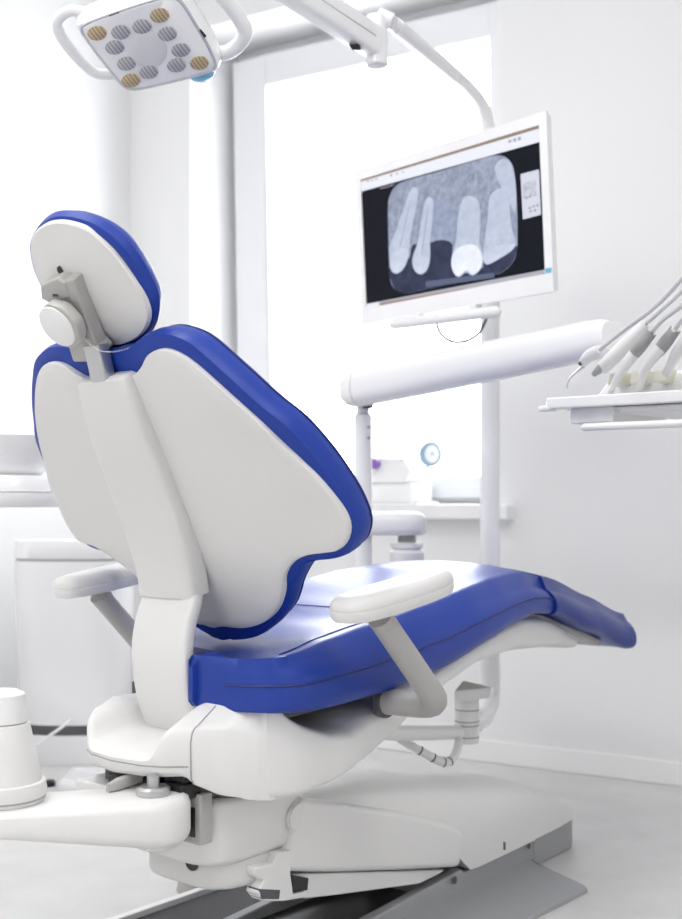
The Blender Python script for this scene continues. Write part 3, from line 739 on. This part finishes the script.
# ================================================================== OPERATING LIGHT
JD = PD - .46
ol = thing('operating_light', 'square white operating lamp with twelve reflectors and loop handles, top left', 'operating lamp', at(375, 40, JD), CA)
part('arm_joint', join(tube([at(377, 66, JD), at(377, 16, JD)], .022, 28, round_ends=False), tube([at(377, 15, JD), at(392, 22, JD)], .017, 20)), 'gloss', ol, bevel=.003)
part('joint_screw', lathe([(.0035, 0), (.004, .002)], at(367, 38, JD - .022), -FWD, 14), 'mgrey', ol)
part('joint_screw', lathe([(.0035, 0), (.004, .002)], at(367, 46, JD - .022), -FWD, 14), 'mgrey', ol)
jA, jB = at(378, 45, JD), at(190, -78, 2.12)
dA = (jB - jA).normalized()
sp_ = part('spring_arm', sweep([jA - dA * -.01, jA.lerp(jB, .05), jA.lerp(jB, .5), jA.lerp(jB, .98), jB], [.021, .022, .023, .024, .02], [.028, .030, .031, .032, .028], dA.cross(UP), n=28, e=5), 'gloss', ol)
part('arm_groove', sweep([jA.lerp(jB, .06) - FWD * .0, jA.lerp(jB, .6)], [.0235] * 2, [.003] * 2, dA.cross(UP), n=12, e=4), 'lgrey', sp_)
part('arm_clip', hexa([at(352, 50, JD - .06), at(361, 50, JD - .05), at(361, 50, JD - .03), at(352, 50, JD - .04), at(349, 45, JD - .06), at(359, 43, JD - .05), at(359, 43, JD - .03), at(349, 45, JD - .04)]), 'black', ol)
# lamp head: plane facing down and towards the room
LD = 2.0
lc = at(147, 46, LD)
LN = (RIGHT * .06 - FWD * .70 - UP * .71).normalized()       # light direction
def lp_(px, py, h): return on_plane(px, py, lc, LN) - LN * h       # h = height behind the face
zl1 = lambda L: [(40 + x / 2.965, y / 2.965) for x, y in L]
face = zl1([(112, 88), (125, 66), (200, 36), (290, 6), (360, -14), (405, -14), (432, 8), (470, 70), (510, 140), (530, 188), (524, 210), (490, 222), (390, 248), (300, 268), (262, 269), (240, 256), (205, 215), (150, 145)])
fc = resample(crom([(x, y, 0) for x, y in face], 5, True), 120)
X3 = [lp_(p.x, p.y, 0) for p in fc]; cc3 = sum(X3, Vector()) / len(X3)
def fr(f, h): return [cc3 + (p - cc3) * f - LN * h for p in X3]
hd = part('lamp_head', loft([fr(.93, -.001), fr(.985, .001), fr(1.0, .006), fr(1.02, .016), fr(1.04, .034), fr(1.02, .058), fr(.92, .078), fr(.7, .09), fr(.3, .095)]), 'gloss', ol, auto=60)
part('lens_cover', loft([fr(.3, -.004), fr(.90, -.004), fr(.93, -.002), fr(.935, .002)]), 'clear', hd)
part('lens_rim', join(loop_tube(fr(.945, -.001), .0028, 8)), 'rim', hd)
dots = [(170, 95, 1), (240, 92, 0), (303, 75, 0), (355, 42, 1), (378, 97, 0), (418, 145, 0), (473, 183, 1), (405, 190, 0), (323, 210, 0), (270, 235, 1), (257, 185, 0), (222, 137, 0)]
ex = (lp_(200, 30, 0) - lp_(100, 50, 0)).normalized(); ey = LN.cross(ex).normalized()
for x, y, am in dots:
    (px, py), = zl1([(x, y)]); c = lp_(px, py, -.0035)
    ring = lambda a, b, h: [c + ex * (a * 1.04 * cos(2 * pi * k / 28)) + ey * (.70 * b * sin(2 * pi * k / 28)) + LN * h for k in range(28)]
    part('reflector', loft([ring(.0135, .0150, 0), ring(.0155, .0170, .0008), ring(.0155, .017, .002), ring(.0128, .0143, .0028), ring(.004, .004, .003)]), 'amber' if am else 'led', hd, label='amber reflector' if am else None)
(px, py), = zl1([(318, 142)]); c = lp_(px, py, -.0035)
part('centre_disc', loft([[c + ex * (r * cos(2 * pi * k / 40)) + ey * (r * sin(2 * pi * k / 40)) + LN * h for k in range(40)] for r, h in ((.031, 0), (.033, .0012), (.030, .002), (.01, .0022))]), 'disc', hd)
for L in ([(235, 34), (205, 44)], [(473, 88), (490, 108)]):
    a, b = zl1(L); part('rim_clip', tube([lp_(*a, -.001), lp_(*b, -.001)], .0028, 8), 'black', hd)
def handle(L, r, hs_):
    pts = [lp_(px, py, h) for (px, py), h in zip(zl1(L), hs_)]
    part('handle', tube(pts, r, 20, smooth=5), 'white', ol)
handle([(128, 70), (90, 62), (62, 74), (45, 100), (54, 135), (85, 180), (125, 222), (160, 248), (205, 252), (245, 240)], .0092, [.04] * 10)
handle([(455, -40), (500, -25), (540, 20), (580, 70), (606, 115), (604, 142), (580, 172), (550, 188), (512, 188), (480, 180)], .0128, [.04] * 10)
(px, py), = zl1([(474, 220)]); c = lp_(px, py, .04)
part('sensor_cap', loft([[c + RIGHT * (r * cos(2 * pi * k / 32)) + FWD * (r * sin(2 * pi * k / 32)) + UP * h for k in range(32)] for r, h in ((.004, -.030), (.015, -.028), (.023, -.021), (.027, -.008), (.027, .012))]), 'cyan', ol, label='pale blue cap under the lamp rim')
part('lamp_yoke', tube([lc - LN * .085, lc - LN * .14 + UP * .06, at(150, -78, 2.08), jB], .018, 20, smooth=4), 'gloss', ol)

# ================================================================== MONITOR
mBL, mBR = at(362.3, 325.5, 2.95), at(554.5, 291.5, 2.52)
mh = .5 * ((325.5 - 171) / F * 2.95 + (291.5 - 113) / F * 2.52)
mo = mBL.copy(); mo.z = .5 * (mBL.z + mBR.z)
mx_ = mBR - mBL; mx_.z = 0; mw = mx_.length; mx_.normalize(); mn = mx_.cross(UP).normalized()   # towards the viewer
if mn.dot(FWD) > 0: mn = -mn
ROLL = (mBR.z - mBL.z) / mw
# slight roll so that both lower corners meet the traced points
ux = (mx_ + UP * ROLL).normalized(); uy = mn.cross(ux).normalized()
if uy.z < 0: uy = -uy
uy = (uy + mn * .045).normalized()
def MP(u, v, n=0): return mBL + ux * (u * mw) + uy * (v * mh) + mn * n
mrot = atan2(mx_.y, mx_.x)
mon = thing('monitor', 'white framed flat monitor showing a dental X-ray, in front of the window', 'monitor', MP(.5, 0), mrot)
def mrect(u0, u1, v0, v1, n0, n1):
    return hexa([MP(u0, v0, n0), MP(u1, v0, n0), MP(u1, v0, n1), MP(u0, v0, n1), MP(u0, v1, n0), MP(u1, v1, n0), MP(u1, v1, n1), MP(u0, v1, n1)])
SU0, SU1, SV0, SV1 = .032, .965, .105, .935
part('case', mrect(.004, .996, .006, .994, -.020, -.002), 'white', mon, bevel=.006)
part('bezel', join(mrect(0, 1, 0, SV0, -.004, .003), mrect(0, 1, SV1, 1, -.004, .003), mrect(0, SU0, SV0, SV1, -.004, .003), mrect(SU1, 1, SV0, SV1, -.004, .003)), 'gloss', mon, smooth=False)
def flat(pts, n): return extrude(pts, lambda p: MP(p[0], p[1], n), lambda p: MP(p[0], p[1], n - .0012))
def rect2(a, b, c, d): return [(a, c), (b, c), (b, d), (a, d)]
mz = lambda L: [(340 + x / 2.965, 100 + y / 2.965) for x, y in L]
def suv(x, y):
    (px, py), = mz([(x, y)]); p = on_plane(px, py, MP(0, 0), ux.cross(uy)); d = p - mBL
    return d.dot(ux) / mw, d.dot(uy) / mh
scr = part('screen', flat(rect2(SU0, SU1, SV0, SV1), .000), screen_mat('screen_black', (.006, .007, .012)), mon, smooth=False)
E_W = screen_mat('screen_white', (.78, .80, .88)); E_B = screen_mat('screen_blue', (.16, .45, .62)); E_G = screen_mat('screen_grey', (.38, .38, .42))
tl, trr = suv(72, 222), suv(600, 72); bl2, br2 = suv(75, 268), suv(600, 122)
part('menu_bar', flat([(SU0, bl2[1]), (SU1, br2[1]), (SU1, SV1), (SU0, SV1)], .0006), E_W, scr, smooth=False)
part('title_strip', flat([(SU0, SV1 - .012), (SU1, SV1 - .018), (SU1, SV1), (SU0, SV1)], .0009), screen_mat('screen_brown', (.30, .22, .17)), scr, smooth=False)
part('task_bar', flat([(SU0, SV0), (SU1, SV0), (SU1, SV0 + .026), (SU0, SV0 + .028)], .0006), screen_mat('screen_task', (.42, .42, .46)), scr, smooth=False)
part('progress_bar', flat([suv(120, 604), suv(370, 559), suv(370, 566), suv(120, 611)], .0009), screen_mat('screen_red', (.30, .13, .08)), scr, smooth=False)
part('task_icon', flat([suv(80, 605), suv(116, 599), suv(116, 610), suv(80, 616)], .0010), E_W, scr, smooth=False)
part('corner_logo', flat([suv(612, 500), suv(630, 497), suv(630, 512), suv(612, 515)], .0036), E_B, mon, smooth=False)
for x, y, w_, h_ in ((80, 240, 7, 4), (92, 237, 7, 4), (104, 234, 8, 4), (150, 220, 5, 8), (167, 217, 6, 5), (185, 213, 6, 4), (500, 120, 9, 8), (514, 115, 9, 10), (528, 111, 9, 10), (120, 262, 40, 2)):
    part('menu_icon', flat([suv(x, y + h_), suv(x + w_, y + h_ - w_ * .28), suv(x + w_, y - w_ * .28), suv(x, y)], .0010), E_G, scr, smooth=False)
# x-ray film: rounded outline
def curve2(L, n=5, closed=True): return [suv(p.x, p.y) for p in crom([(x, y, 0) for x, y in L], n, closed)]
film = [(143, 320), (147, 288), (165, 256), (200, 238), (300, 210), (400, 180), (460, 165), (492, 170), (514, 200), (522, 260), (526, 350), (526, 420), (523, 455), (510, 485), (478, 512), (420, 528), (330, 545), (230, 567), (190, 572), (165, 562), (150, 535), (146, 470), (144, 390)]
xr = part('xray_film', flat(curve2(film), .0008), screen_mat('xray_bone', (.17, .20, .30), .30, 70, .55, (.50, .55, .68)), scr, smooth=False)
XB = screen_mat('xray_dark', (.020, .024, .055), .25, 30, .6, (.055, .065, .12))
XM = screen_mat('xray_mid', (.20, .24, .36), .25, 60, .58, (.42, .48, .62))
XR_ = screen_mat('xray_root', (.40, .45, .58), .25, 30, .6, (.60, .65, .78))
XM2 = screen_mat('xray_canal', (.30, .34, .47), .25, 60, .58, (.46, .52, .66))
XD = screen_mat('xray_crown_soft', (.42, .47, .60), .3, 25, .62, (.68, .72, .84))
XC = screen_mat('xray_crown', (.62, .67, .78), .3, 25, .62, (.92, .95, 1.0))
part('xray_gap', flat(curve2([(148, 500), (205, 470), (216, 430), (262, 425), (300, 415), (335, 430), (335, 500), (420, 500), (430, 480), (500, 440), (524, 432), (523, 455), (510, 485), (478, 512), (420, 528), (330, 545), (230, 567), (190, 572), (165, 562), (152, 535)], 3), .0011), XB, xr, smooth=False)
part('xray_shadow', flat(curve2([(258, 330), (300, 300), (350, 330), (345, 400), (335, 440), (300, 425), (268, 430), (262, 400)], 3), .0010), XM, xr, smooth=False)
part('xray_trabecula', flat(curve2([(480, 175), (505, 185), (520, 240), (522, 330), (500, 300), (470, 240), (460, 200)], 3), .0010), XR_, xr, smooth=False)
teeth = [[(150, 430), (170, 380), (190, 320), (212, 265), (228, 262), (232, 285), (222, 340), (210, 400), (205, 450), (195, 490), (175, 513), (155, 508), (149, 470)],
         [(216, 470), (232, 420), (242, 360), (252, 305), (265, 288), (277, 300), (274, 360), (268, 420), (268, 470), (258, 505), (240, 517), (222, 505)],
         [(332, 470), (345, 420), (350, 360), (362, 300), (380, 285), (400, 290), (414, 310), (416, 370), (414, 420), (424, 460), (418, 500), (395, 520), (375, 512), (352, 525), (335, 505)],
         [(425, 460), (432, 400), (440, 340), (445, 290), (462, 268), (485, 262), (500, 280), (505, 340), (512, 390), (522, 420), (512, 445), (475, 470), (440, 488), (428, 480)]]
for k, L in enumerate(teeth):
    part('xray_root', flat(curve2(L, 4), .0014), XR_, xr, smooth=False)
crowns = [[(150, 470), (165, 450), (190, 440), (205, 452), (195, 490), (175, 513), (155, 508)],
          [(217, 480), (240, 470), (266, 472), (258, 505), (240, 516), (222, 503)],
          [(332, 472), (345, 445), (375, 430), (405, 432), (422, 462), (418, 498), (395, 518), (375, 505), (352, 523), (335, 505)],
          [(426, 460), (445, 440), (480, 430), (520, 428), (510, 445), (475, 468), (440, 486), (428, 478)]]
for k, L in enumerate(crowns):
    part('xray_crown', flat(curve2(L, 4), .0017), XC if k == 2 else XD, xr, smooth=False)
for L in ([(178, 430), (190, 380), (208, 305), (210, 306), (194, 380), (182, 431)], [(243, 450), (252, 380), (262, 318), (264, 319), (255, 390), (246, 450)]):
    part('xray_canal', flat(curve2(L, 3), .0019), XM2, xr, smooth=False)
part('xray_bar', flat([suv(258, 556), suv(455, 518), suv(455, 530), suv(256, 554 - 16 + 18)], .0017), screen_mat('xray_bar', (.12, .14, .22)), xr, smooth=False) if False else \
    part('xray_bar', flat([suv(256, 556), suv(458, 527), suv(458, 512), suv(256, 538)], .0017), screen_mat('xray_bar', (.11, .13, .21)), xr, smooth=False)
th = part('side_panel', flat([suv(543, 354), suv(596, 340), suv(590, 206), suv(536, 220)], .0010), screen_mat('screen_panel', (.62, .64, .74)), scr, smooth=False)
part('thumbnail', flat([suv(545, 293), suv(584, 284), suv(581, 238), suv(543, 247)], .0014), screen_mat('thumb', (.35, .37, .45), .2, 80, .6, (.7, .72, .8)), th, smooth=False)
for x, y in ((560, 318), (572, 313), (583, 310), (563, 328), (576, 325), (551, 288), (560, 284)):
    part('panel_icon', flat([suv(x, y + 7), suv(x + 7, y + 5), suv(x + 7, y - 2), suv(x, y)], .0016), E_G, th, smooth=False)
# grab bar, speakers strip, mount, cable
ga, gb = on_plane(393, 324.5, MP(0, 0, .02), mn), on_plane(497, 311.5, MP(0, 0, .02), mn)
part('grab_bar', tube([ga, ga.lerp(gb, .02), ga.lerp(gb, .98), gb], [.010, .0125, .0125, .010], 20, round_ends=True), 'white', mon)
for u_ in (.30, .60): part('bar_bracket', mrect(u_, u_ + .04, -.04, .01, -.012, .008), 'white', mon, smooth=False)
mid = MP(.62, .45, -.02); mp_ = at(490, 205, PD)
part('mount', join(tube([mid, mid.lerp(mp_, 1)], .026, 20), mrect(.50, .74, .30, .60, -.034, -.018)), 'white', mon)
cbp = [at(436, 322, 2.78), at(441, 334, 2.79), at(452, 341.5, 2.80), at(466, 341, 2.81), at(478, 334, 2.82), at(485, 322, 2.83), at(487, 314, 2.83)]
part('cable', tube(cbp, .0034, 10, smooth=5), 'dgrey', mon)

# ================================================================== DELIVERY ARM
dl = thing('delivery_arm', 'thick white horizontal arm on a slim post crossing in front of the window', 'support arm', (at(363, 600, 2.80).x, at(363, 600, 2.80).y, 0), CA)
dA_, dB_ = at(349, 390.5, 2.80), at(613, 336, 2.12)
dd_ = (dB_ - dA_).normalized()
xv = dd_.cross(UP).normalized()
L_ = (dB_ - dA_).length
pts = [dA_ + dd_ * (L_ * t) for t in (0, .03, .06, .3, .6, .95, .985, 1)]
part('arm_tube', sweep(pts, [.028, .036, .0365, .037, .037, .036, .034, .028], [.030, .042, .0425, .042, .040, .0355, .032, .026], xv, n=36, e=2.6), 'gloss', dl)
part('end_cap_seam', sweep([dA_ + dd_ * .055, dA_ + dd_ * .058], [.0368] * 2, [.0428] * 2, xv, n=36, e=2.6), 'lgrey', dl)
PZ = lambda py: CH + (HY - py) / F * 2.80
pb = at(363, 500, 2.80)
rr = 8.9 / F * 2.8
part('post', lathe([(rr * .8, PZ(600)), (rr, PZ(598)), (rr, PZ(418)), (rr * .96, PZ(415)), (rr * .72, PZ(413)), (rr * .72, PZ(398))], (pb.x, pb.y, 0)), 'gloss', dl)
for y in (427, 438): part('post_hole', lathe([(.003, 0), (.0035, .001)], at(368.5, y, 2.80 - rr * .86), -FWD, 12), 'mgrey', dl)
part('post_collar', lathe([(.012, PZ(409)), (.013, PZ(402)), (.010, PZ(400))], at(368, 404, 2.78).to_2d().to_3d()), 'dgrey', dl)
part('arm_lug', lathe([(.010, PZ(406)), (.012, PZ(403)), (.011, PZ(399))], at(350, 404, 2.78).to_2d().to_3d()), 'lgrey', dl)
# elbow joint under the post
e0, e1 = at(363, 522, 2.80), at(407, 522, 2.80)
ed = (e1 - e0); ed.z = 0; eL = ed.length; ed.normalize(); en = Vector((-ed.y, ed.x, 0))
def cap2(r, z):
    out = []
    for k in range(17):
        t = -pi / 2 + pi * k / 16; out.append(Vector((e1.x, e1.y, z)) + ed * cos(t) * r + en * sin(t) * r)
    for k in range(17):
        t = pi / 2 + pi * k / 16; out.append(Vector((e0.x, e0.y, z)) + ed * cos(t) * r + en * sin(t) * r)
    return out
part('elbow_arm', loft([cap2(.036, PZ(535)), cap2(.043, PZ(533)), cap2(.045, PZ(528)), cap2(.045, PZ(521)), cap2(.042, PZ(517)), cap2(.034, PZ(513.5)), cap2(.018, PZ(511.5))]), 'gloss', dl, auto=60)
part('elbow_axle', lathe([(.021, PZ(545)), (.021, PZ(533))], (e1.x, e1.y, 0)), 'mgrey', dl)
part('elbow_base', lathe([(.03, PZ(640)), (.033, PZ(565)), (.040, PZ(560)), (.040, PZ(552)), (.03, PZ(549)), (.038, PZ(547)), (.038, PZ(543)), (.02, PZ(542))], (e1.x, e1.y, 0)), 'white', dl)
part('base_link', tube([Vector((e1.x, e1.y, PZ(628))), at(490, 628, PD - .06)], .02, 16), 'white', dl)

# ================================================================== INSTRUMENT TRAY
TD = 2.02
tf = CHAIR.to_3x3(); tx = tf @ Vector((1, 0, 0)); ty = tf @ Vector((0, 1, 0))
T0 = at(545, 404, TD); tz0 = T0.z
tr_ = thing('instrument_tray', 'white instrument tray with holder rack reaching in at the right edge', 'instrument tray', (T0.x, T0.y, tz0), CA)
def TP(a, b, z): return T0 + tx * a + ty * b + UP * z
def tbox(a0, a1, b0, b1, z0, z1): return hexa([TP(a0, b0, z0), TP(a1, b0, z0), TP(a1, b1, z0), TP(a0, b1, z0), TP(a0, b0, z1), TP(a1, b0, z1), TP(a1, b1, z1), TP(a0, b1, z1)])
part('tray_plate', tbox(0, .46, 0, .30, -.008, .006), 'gloss', tr_, bevel=.004)
part('tray_lip', tbox(.004, .46, -.004, .012, -.009, .010), 'white', tr_, bevel=.003)
part('corner_bumper', tbox(-.012, .012, -.004, .02, -.012, -.003), 'white', tr_, bevel=.003)
part('under_box', tbox(.035, .115, .02, .22, -.034, -.008), 'white', tr_, bevel=.003)
part('tray_underside', hexa([TP(.13, .02, -.020), TP(.46, .02, -.024), TP(.46, .26, -.024), TP(.13, .26, -.020), TP(.11, .02, -.009), TP(.46, .02, -.009), TP(.46, .26, -.009), TP(.11, .26, -.009)]), 'white', tr_, bevel=.004)
part('handle_bar', tube([TP(.075, .0, -.042), TP(.46, .0, -.042)], .0065, 16, round_ends=True), 'white', tr_)
part('arm_mount', tube([TP(.16, .30, .05), TP(.20, .16, .0)], .03, 20), 'gloss', tr_)
rk = [(.06, .03), (.06, .075), (.46, .105), (.46, .03)]
part('holder_rack', hexa([TP(.03, .10, .005), TP(.46, .07, .005), TP(.46, .15, .005), TP(.05, .15, .005), TP(.065, .10, .045), TP(.46, .07, .062), TP(.46, .12, .07), TP(.08, .13, .05)]), 'gloss', tr_, bevel=.006)
for a in (.085, .125, .165, .215):
    part('holder_clip', hexa([TP(a, .055, .030), TP(a + .024, .055, .030), TP(a + .024, .10, .030), TP(a, .10, .030), TP(a + .004, .055, .05), TP(a + .028, .055, .05), TP(a + .028, .10, .055), TP(a + .004, .10, .055)]), 'cream', tr_, bevel=.004)

# ---- instruments resting in the rack, each with its hose
zi = lambda L: [(530 + x / 4.487, 250 + y / 4.487) for x, y in L]
GR = 'handpieces in the tray rack'
def pathD(L, D0, D1):
    P = zi(L); n = len(P)
    return [at(px, py, D0 + (D1 - D0) * i / (n - 1)) for i, (px, py) in enumerate(P)]
def instrument(name, label, cat, L, rad, hose, D0=2.0, D1=1.93, grip=None, tipm=None, tipn=2):
    p = pathD(L, D0, D1)
    t = thing(name, label, cat, p[len(p) // 2], 0)
    rad = [x * .84 for x in rad]
    part('body', tube(p, rad, 20, smooth=4), 'chair2', t)
    if grip:
        g = pathD(grip[0], grip[2], grip[3]); part('grip', tube(g, [x * .85 for x in grip[1]], 18, smooth=3), 'grip', t, label='grey grip sleeve')
    if tipm:
        part('nose_cone', tube(pathD(tipm[0], D0, D0 - .005), tipm[1], 18), tipm[2], t, label='grey metal nose cone')
    h = [p[-1]] + [at(px, py, D1 - .10 * (i + 1)) for i, (px, py) in enumerate(zi(hose))]
    part('hose', tube(h, .0036, 12, smooth=5), 'hose', t, label='pale grey hose')
    return t
s1 = instrument('air_water_syringe', 'white air water syringe with a bent thin nozzle, leftmost in the rack', 'syringe', [(238, 505), (255, 485), (285, 462), (315, 445)], [.009, .0115, .0120, .009], [(420, 360), (560, 255), (682, 130), (760, 40)])
part('nozzle', tube(pathD([(166, 622), (168, 600), (178, 575), (205, 548), (240, 518)], 2.0, 2.0), [.0014, .0016, .0018, .0022, .004], 10, smooth=4), 'metal', s1, label='thin bent metal nozzle')
part('button', tube([at(*zi([(222, 512)])[0], 1.99), at(*zi([(238, 500)])[0], 1.985)], .0035, 12), 'dgrey', s1)
part('trigger', lathe([(.004, 0), (.005, .004), (.003, .006)], at(*zi([(250, 480)])[0], 1.975), -FWD, 14), 'metal', s1)
instrument('micromotor', 'straight white micromotor handpiece with grey cone tip, right of the syringe', 'handpiece', [(325, 530), (365, 490), (420, 435), (470, 385), (520, 330)], [.0135, .0145, .0150, .0135, .010], [(600, 260), (682, 185), (760, 110)],
           tipm=([(284, 562), (292, 552), (345, 508)], [.0040, .0055, .0115], 'mgrey'))
instrument('turbine_handpiece', 'slim white angled handpiece with grey grip, middle of the rack', 'handpiece', [(362, 640), (372, 612), (392, 575), (430, 515), (475, 455), (520, 400), (548, 365)], [.0065, .0062, .0075, .010, .0115, .0115, .009], [(600, 310), (682, 250), (760, 190)], D0=1.965, D1=1.885,
           grip=([(470, 462), (500, 425), (547, 368)], [.0117, .0125, .0105], 1.914, 1.886))
instrument('contra_angle_handpiece', 'white angled handpiece with grey grip, second from the right edge', 'handpiece', [(494, 625), (500, 590), (512, 545), (545, 492), (580, 450), (620, 400), (655, 350)], [.0072, .0068, .0078, .0105, .0115, .0115, .009], [(690, 305), (760, 240)], D0=1.935, D1=1.845,
           grip=([(578, 455), (610, 412), (655, 352)], [.0117, .0125, .0105], 1.879, 1.847))
instrument('scaler_handpiece', 'white curved handpiece cut off by the right edge of the tray', 'handpiece', [(612, 552), (628, 520), (655, 470), (690, 425), (730, 380)], [.0085, .0085, .0105, .0125, .0115], [(790, 320), (830, 260)], D0=1.905, D1=1.82)

# ================================================================== SILL DEVICES
sd = 3.66
zs = .7205
bx0 = at(405, 480, sd); bx0.z = zs
dv_ = thing('sterilizer_box', 'white angular device with a purple cap standing on the window sill', 'device', bx0, 0)
ax = Vector((1, 0, 0)); 
def SB(px, py, d=0): return on_plane(px, py, Vector((0, YW + .06 + d, 0)), Vector((0, 1, 0)))
pf = [(374, 499), (410, 500), (411, 482), (405, 481), (411, 470), (404, 458), (374, 457)]
def ext_y(pix, y0, y1):
    P = [SB(px, py) for px, py in pix]
    zmin = zs
    return extrude([(p.x, max(zmin, p.z)) for p in P], lambda p: (p[0], YW + .06 + y0, p[1]), lambda p: (p[0], YW + .06 + y1, p[1]))
part('device_base', ext_y([(366, 506), (411, 506), (411, 483), (366, 483)], 0, .14), 'white', dv_, bevel=.004)
part('device_head', ext_y([(364, 483), (405, 483), (412, 470), (405, 458), (364, 457)], -.01, .15), 'white', dv_, bevel=.006)
part('device_button', lathe([(.003, 0), (.004, .003)], SB(405, 458.5) + Vector((-.004, -.012, -.003)), (0, -1, 0), 12), 'mgrey', dv_)
part('purple_cap', lathe([(.012, 0), (.016, .004), (.016, .02), (.010, .024)], SB(378, 464) + Vector((0, -.01, 0)), (0, -1, 0), 24), 'purple', dv_, label='purple round cap')
rl = SB(431, 454, .03); 
rt = thing('tape_roll', 'pale blue ringed disc on a thin stand at the right of the sill device', 'roll', Vector((rl.x, rl.y, zs)), 0)
axd = (Vector((1, -.55, 0))).normalized()
part('disc', lathe([(.010, -.012), (.034, -.012), (.037, -.009), (.037, .004), (.030, .006), (.030, .002), (.012, .002), (.012, .006), (.004, .007)], rl, axd, 36), 'steelblue', rt)
part('disc_face', lathe([(.002, .004), (.026, .004), (.027, .006), (.002, .007)], rl, axd, 32), 'gloss', rt)
part('stand', join(tube([rl - axd * .02, rl + axd * .0], .006, 12), tube([rl - axd * .02, Vector((rl.x - axd.x * .02, rl.y - axd.y * .02, zs + .004))], .006, 12), lathe([(.035, 0), (.034, .006), (.01, .009)], (rl.x - axd.x * .02, rl.y - axd.y * .02, zs))), 'gloss', rt)

# ================================================================== FILL PANELS (unseen, added on the ceiling to brighten the room)
pm = mat('fill_panel_glow', (.95, .96, 1.0), .5, emit=1.0)
def fill_panel(x, y, lab, hx_=.6, hy_=.3):
    t = thing('added_fill_panel', lab, 'added fill lamp', (x, y, ZC), 0)
    part('frame', join(box(x - hx_, x + hx_, y - hy_, y - hy_ + .02, ZC - .03, ZC), box(x - hx_, x + hx_, y + hy_ - .02, y + hy_, ZC - .03, ZC), box(x - hx_, x - hx_ + .02, y - hy_, y + hy_, ZC - .03, ZC), box(x + hx_ - .02, x + hx_, y - hy_, y + hy_, ZC - .03, ZC)), 'trim', t, smooth=False)
    part('diffuser', box(x - hx_ + .02, x + hx_ - .02, y - hy_ + .02, y + hy_ - .02, ZC - .022, ZC - .004), pm, t, smooth=False)
    l = bpy.data.lights.new('added_fill_panel', 'AREA'); l.shape = 'RECTANGLE'; l.size = 2 * hx_ - .06; l.size_y = 2 * hy_ - .06; l.energy = P_FILL; l.color = (1, .99, .97)
    o = bpy.data.objects.new('added_fill_lamp', l); COL.objects.link(o); o.location = (x, y, ZC - .03); o.parent = t; o.location = (0, 0, -.03)
P_FILL = 8
P_FILL = 16
fill_panel(-.9, -.7, 'unseen rectangular fill panel added on the ceiling above the camera side of the room')
P_FILL = 9
fill_panel(.4, .9, 'unseen rectangular fill panel added on the ceiling over the right side of the room')
fill_panel(-1.7, 1.1, 'unseen rectangular fill panel added on the ceiling over the left side of the room')

# daylight
w = bpy.data.worlds.new('overcast'); SC.world = w; w.use_nodes = True
bg = w.node_tree.nodes['Background']; bg.inputs[0].default_value = (.96, .98, 1.0, 1); bg.inputs[1].default_value = 4.5
pt = bpy.data.lights.new('window_portal', 'AREA'); pt.shape = 'RECTANGLE'; pt.size = WX1 - WX0; pt.size_y = WZ1 - WZ0; pt.cycles.is_portal = True
po = bpy.data.objects.new('window_portal', pt); COL.objects.link(po); po.location = ((WX0 + WX1) / 2, YW + .33, (WZ0 + WZ1) / 2); po.rotation_euler = (radians(-90), 0, 0)

# ================================================================== CAMERA
cd = bpy.data.cameras.new('camera'); cam = bpy.data.objects.new('camera', cd); COL.objects.link(cam)
cam.location = EYE; cam.rotation_euler = (radians(90), 0, YAW)
cd.sensor_width = 36; cd.lens = F / 919 * 36; cd.shift_y = (HY - 459.5) / 919; cd.clip_start = .05
cd.dof.use_dof = True; cd.dof.focus_distance = 1.8; cd.dof.aperture_fstop = 4.6
SC.camera = cam
SC.view_settings.view_transform = 'Standard'; SC.view_settings.look = 'None'; SC.view_settings.gamma = 1; SC.view_settings.exposure = .86
SC.view_settings.use_curve_mapping = False
SC.cycles.max_bounces = 10; SC.cycles.diffuse_bounces = 6; SC.cycles.use_denoising = True; SC.cycles.sample_clamp_indirect = 8
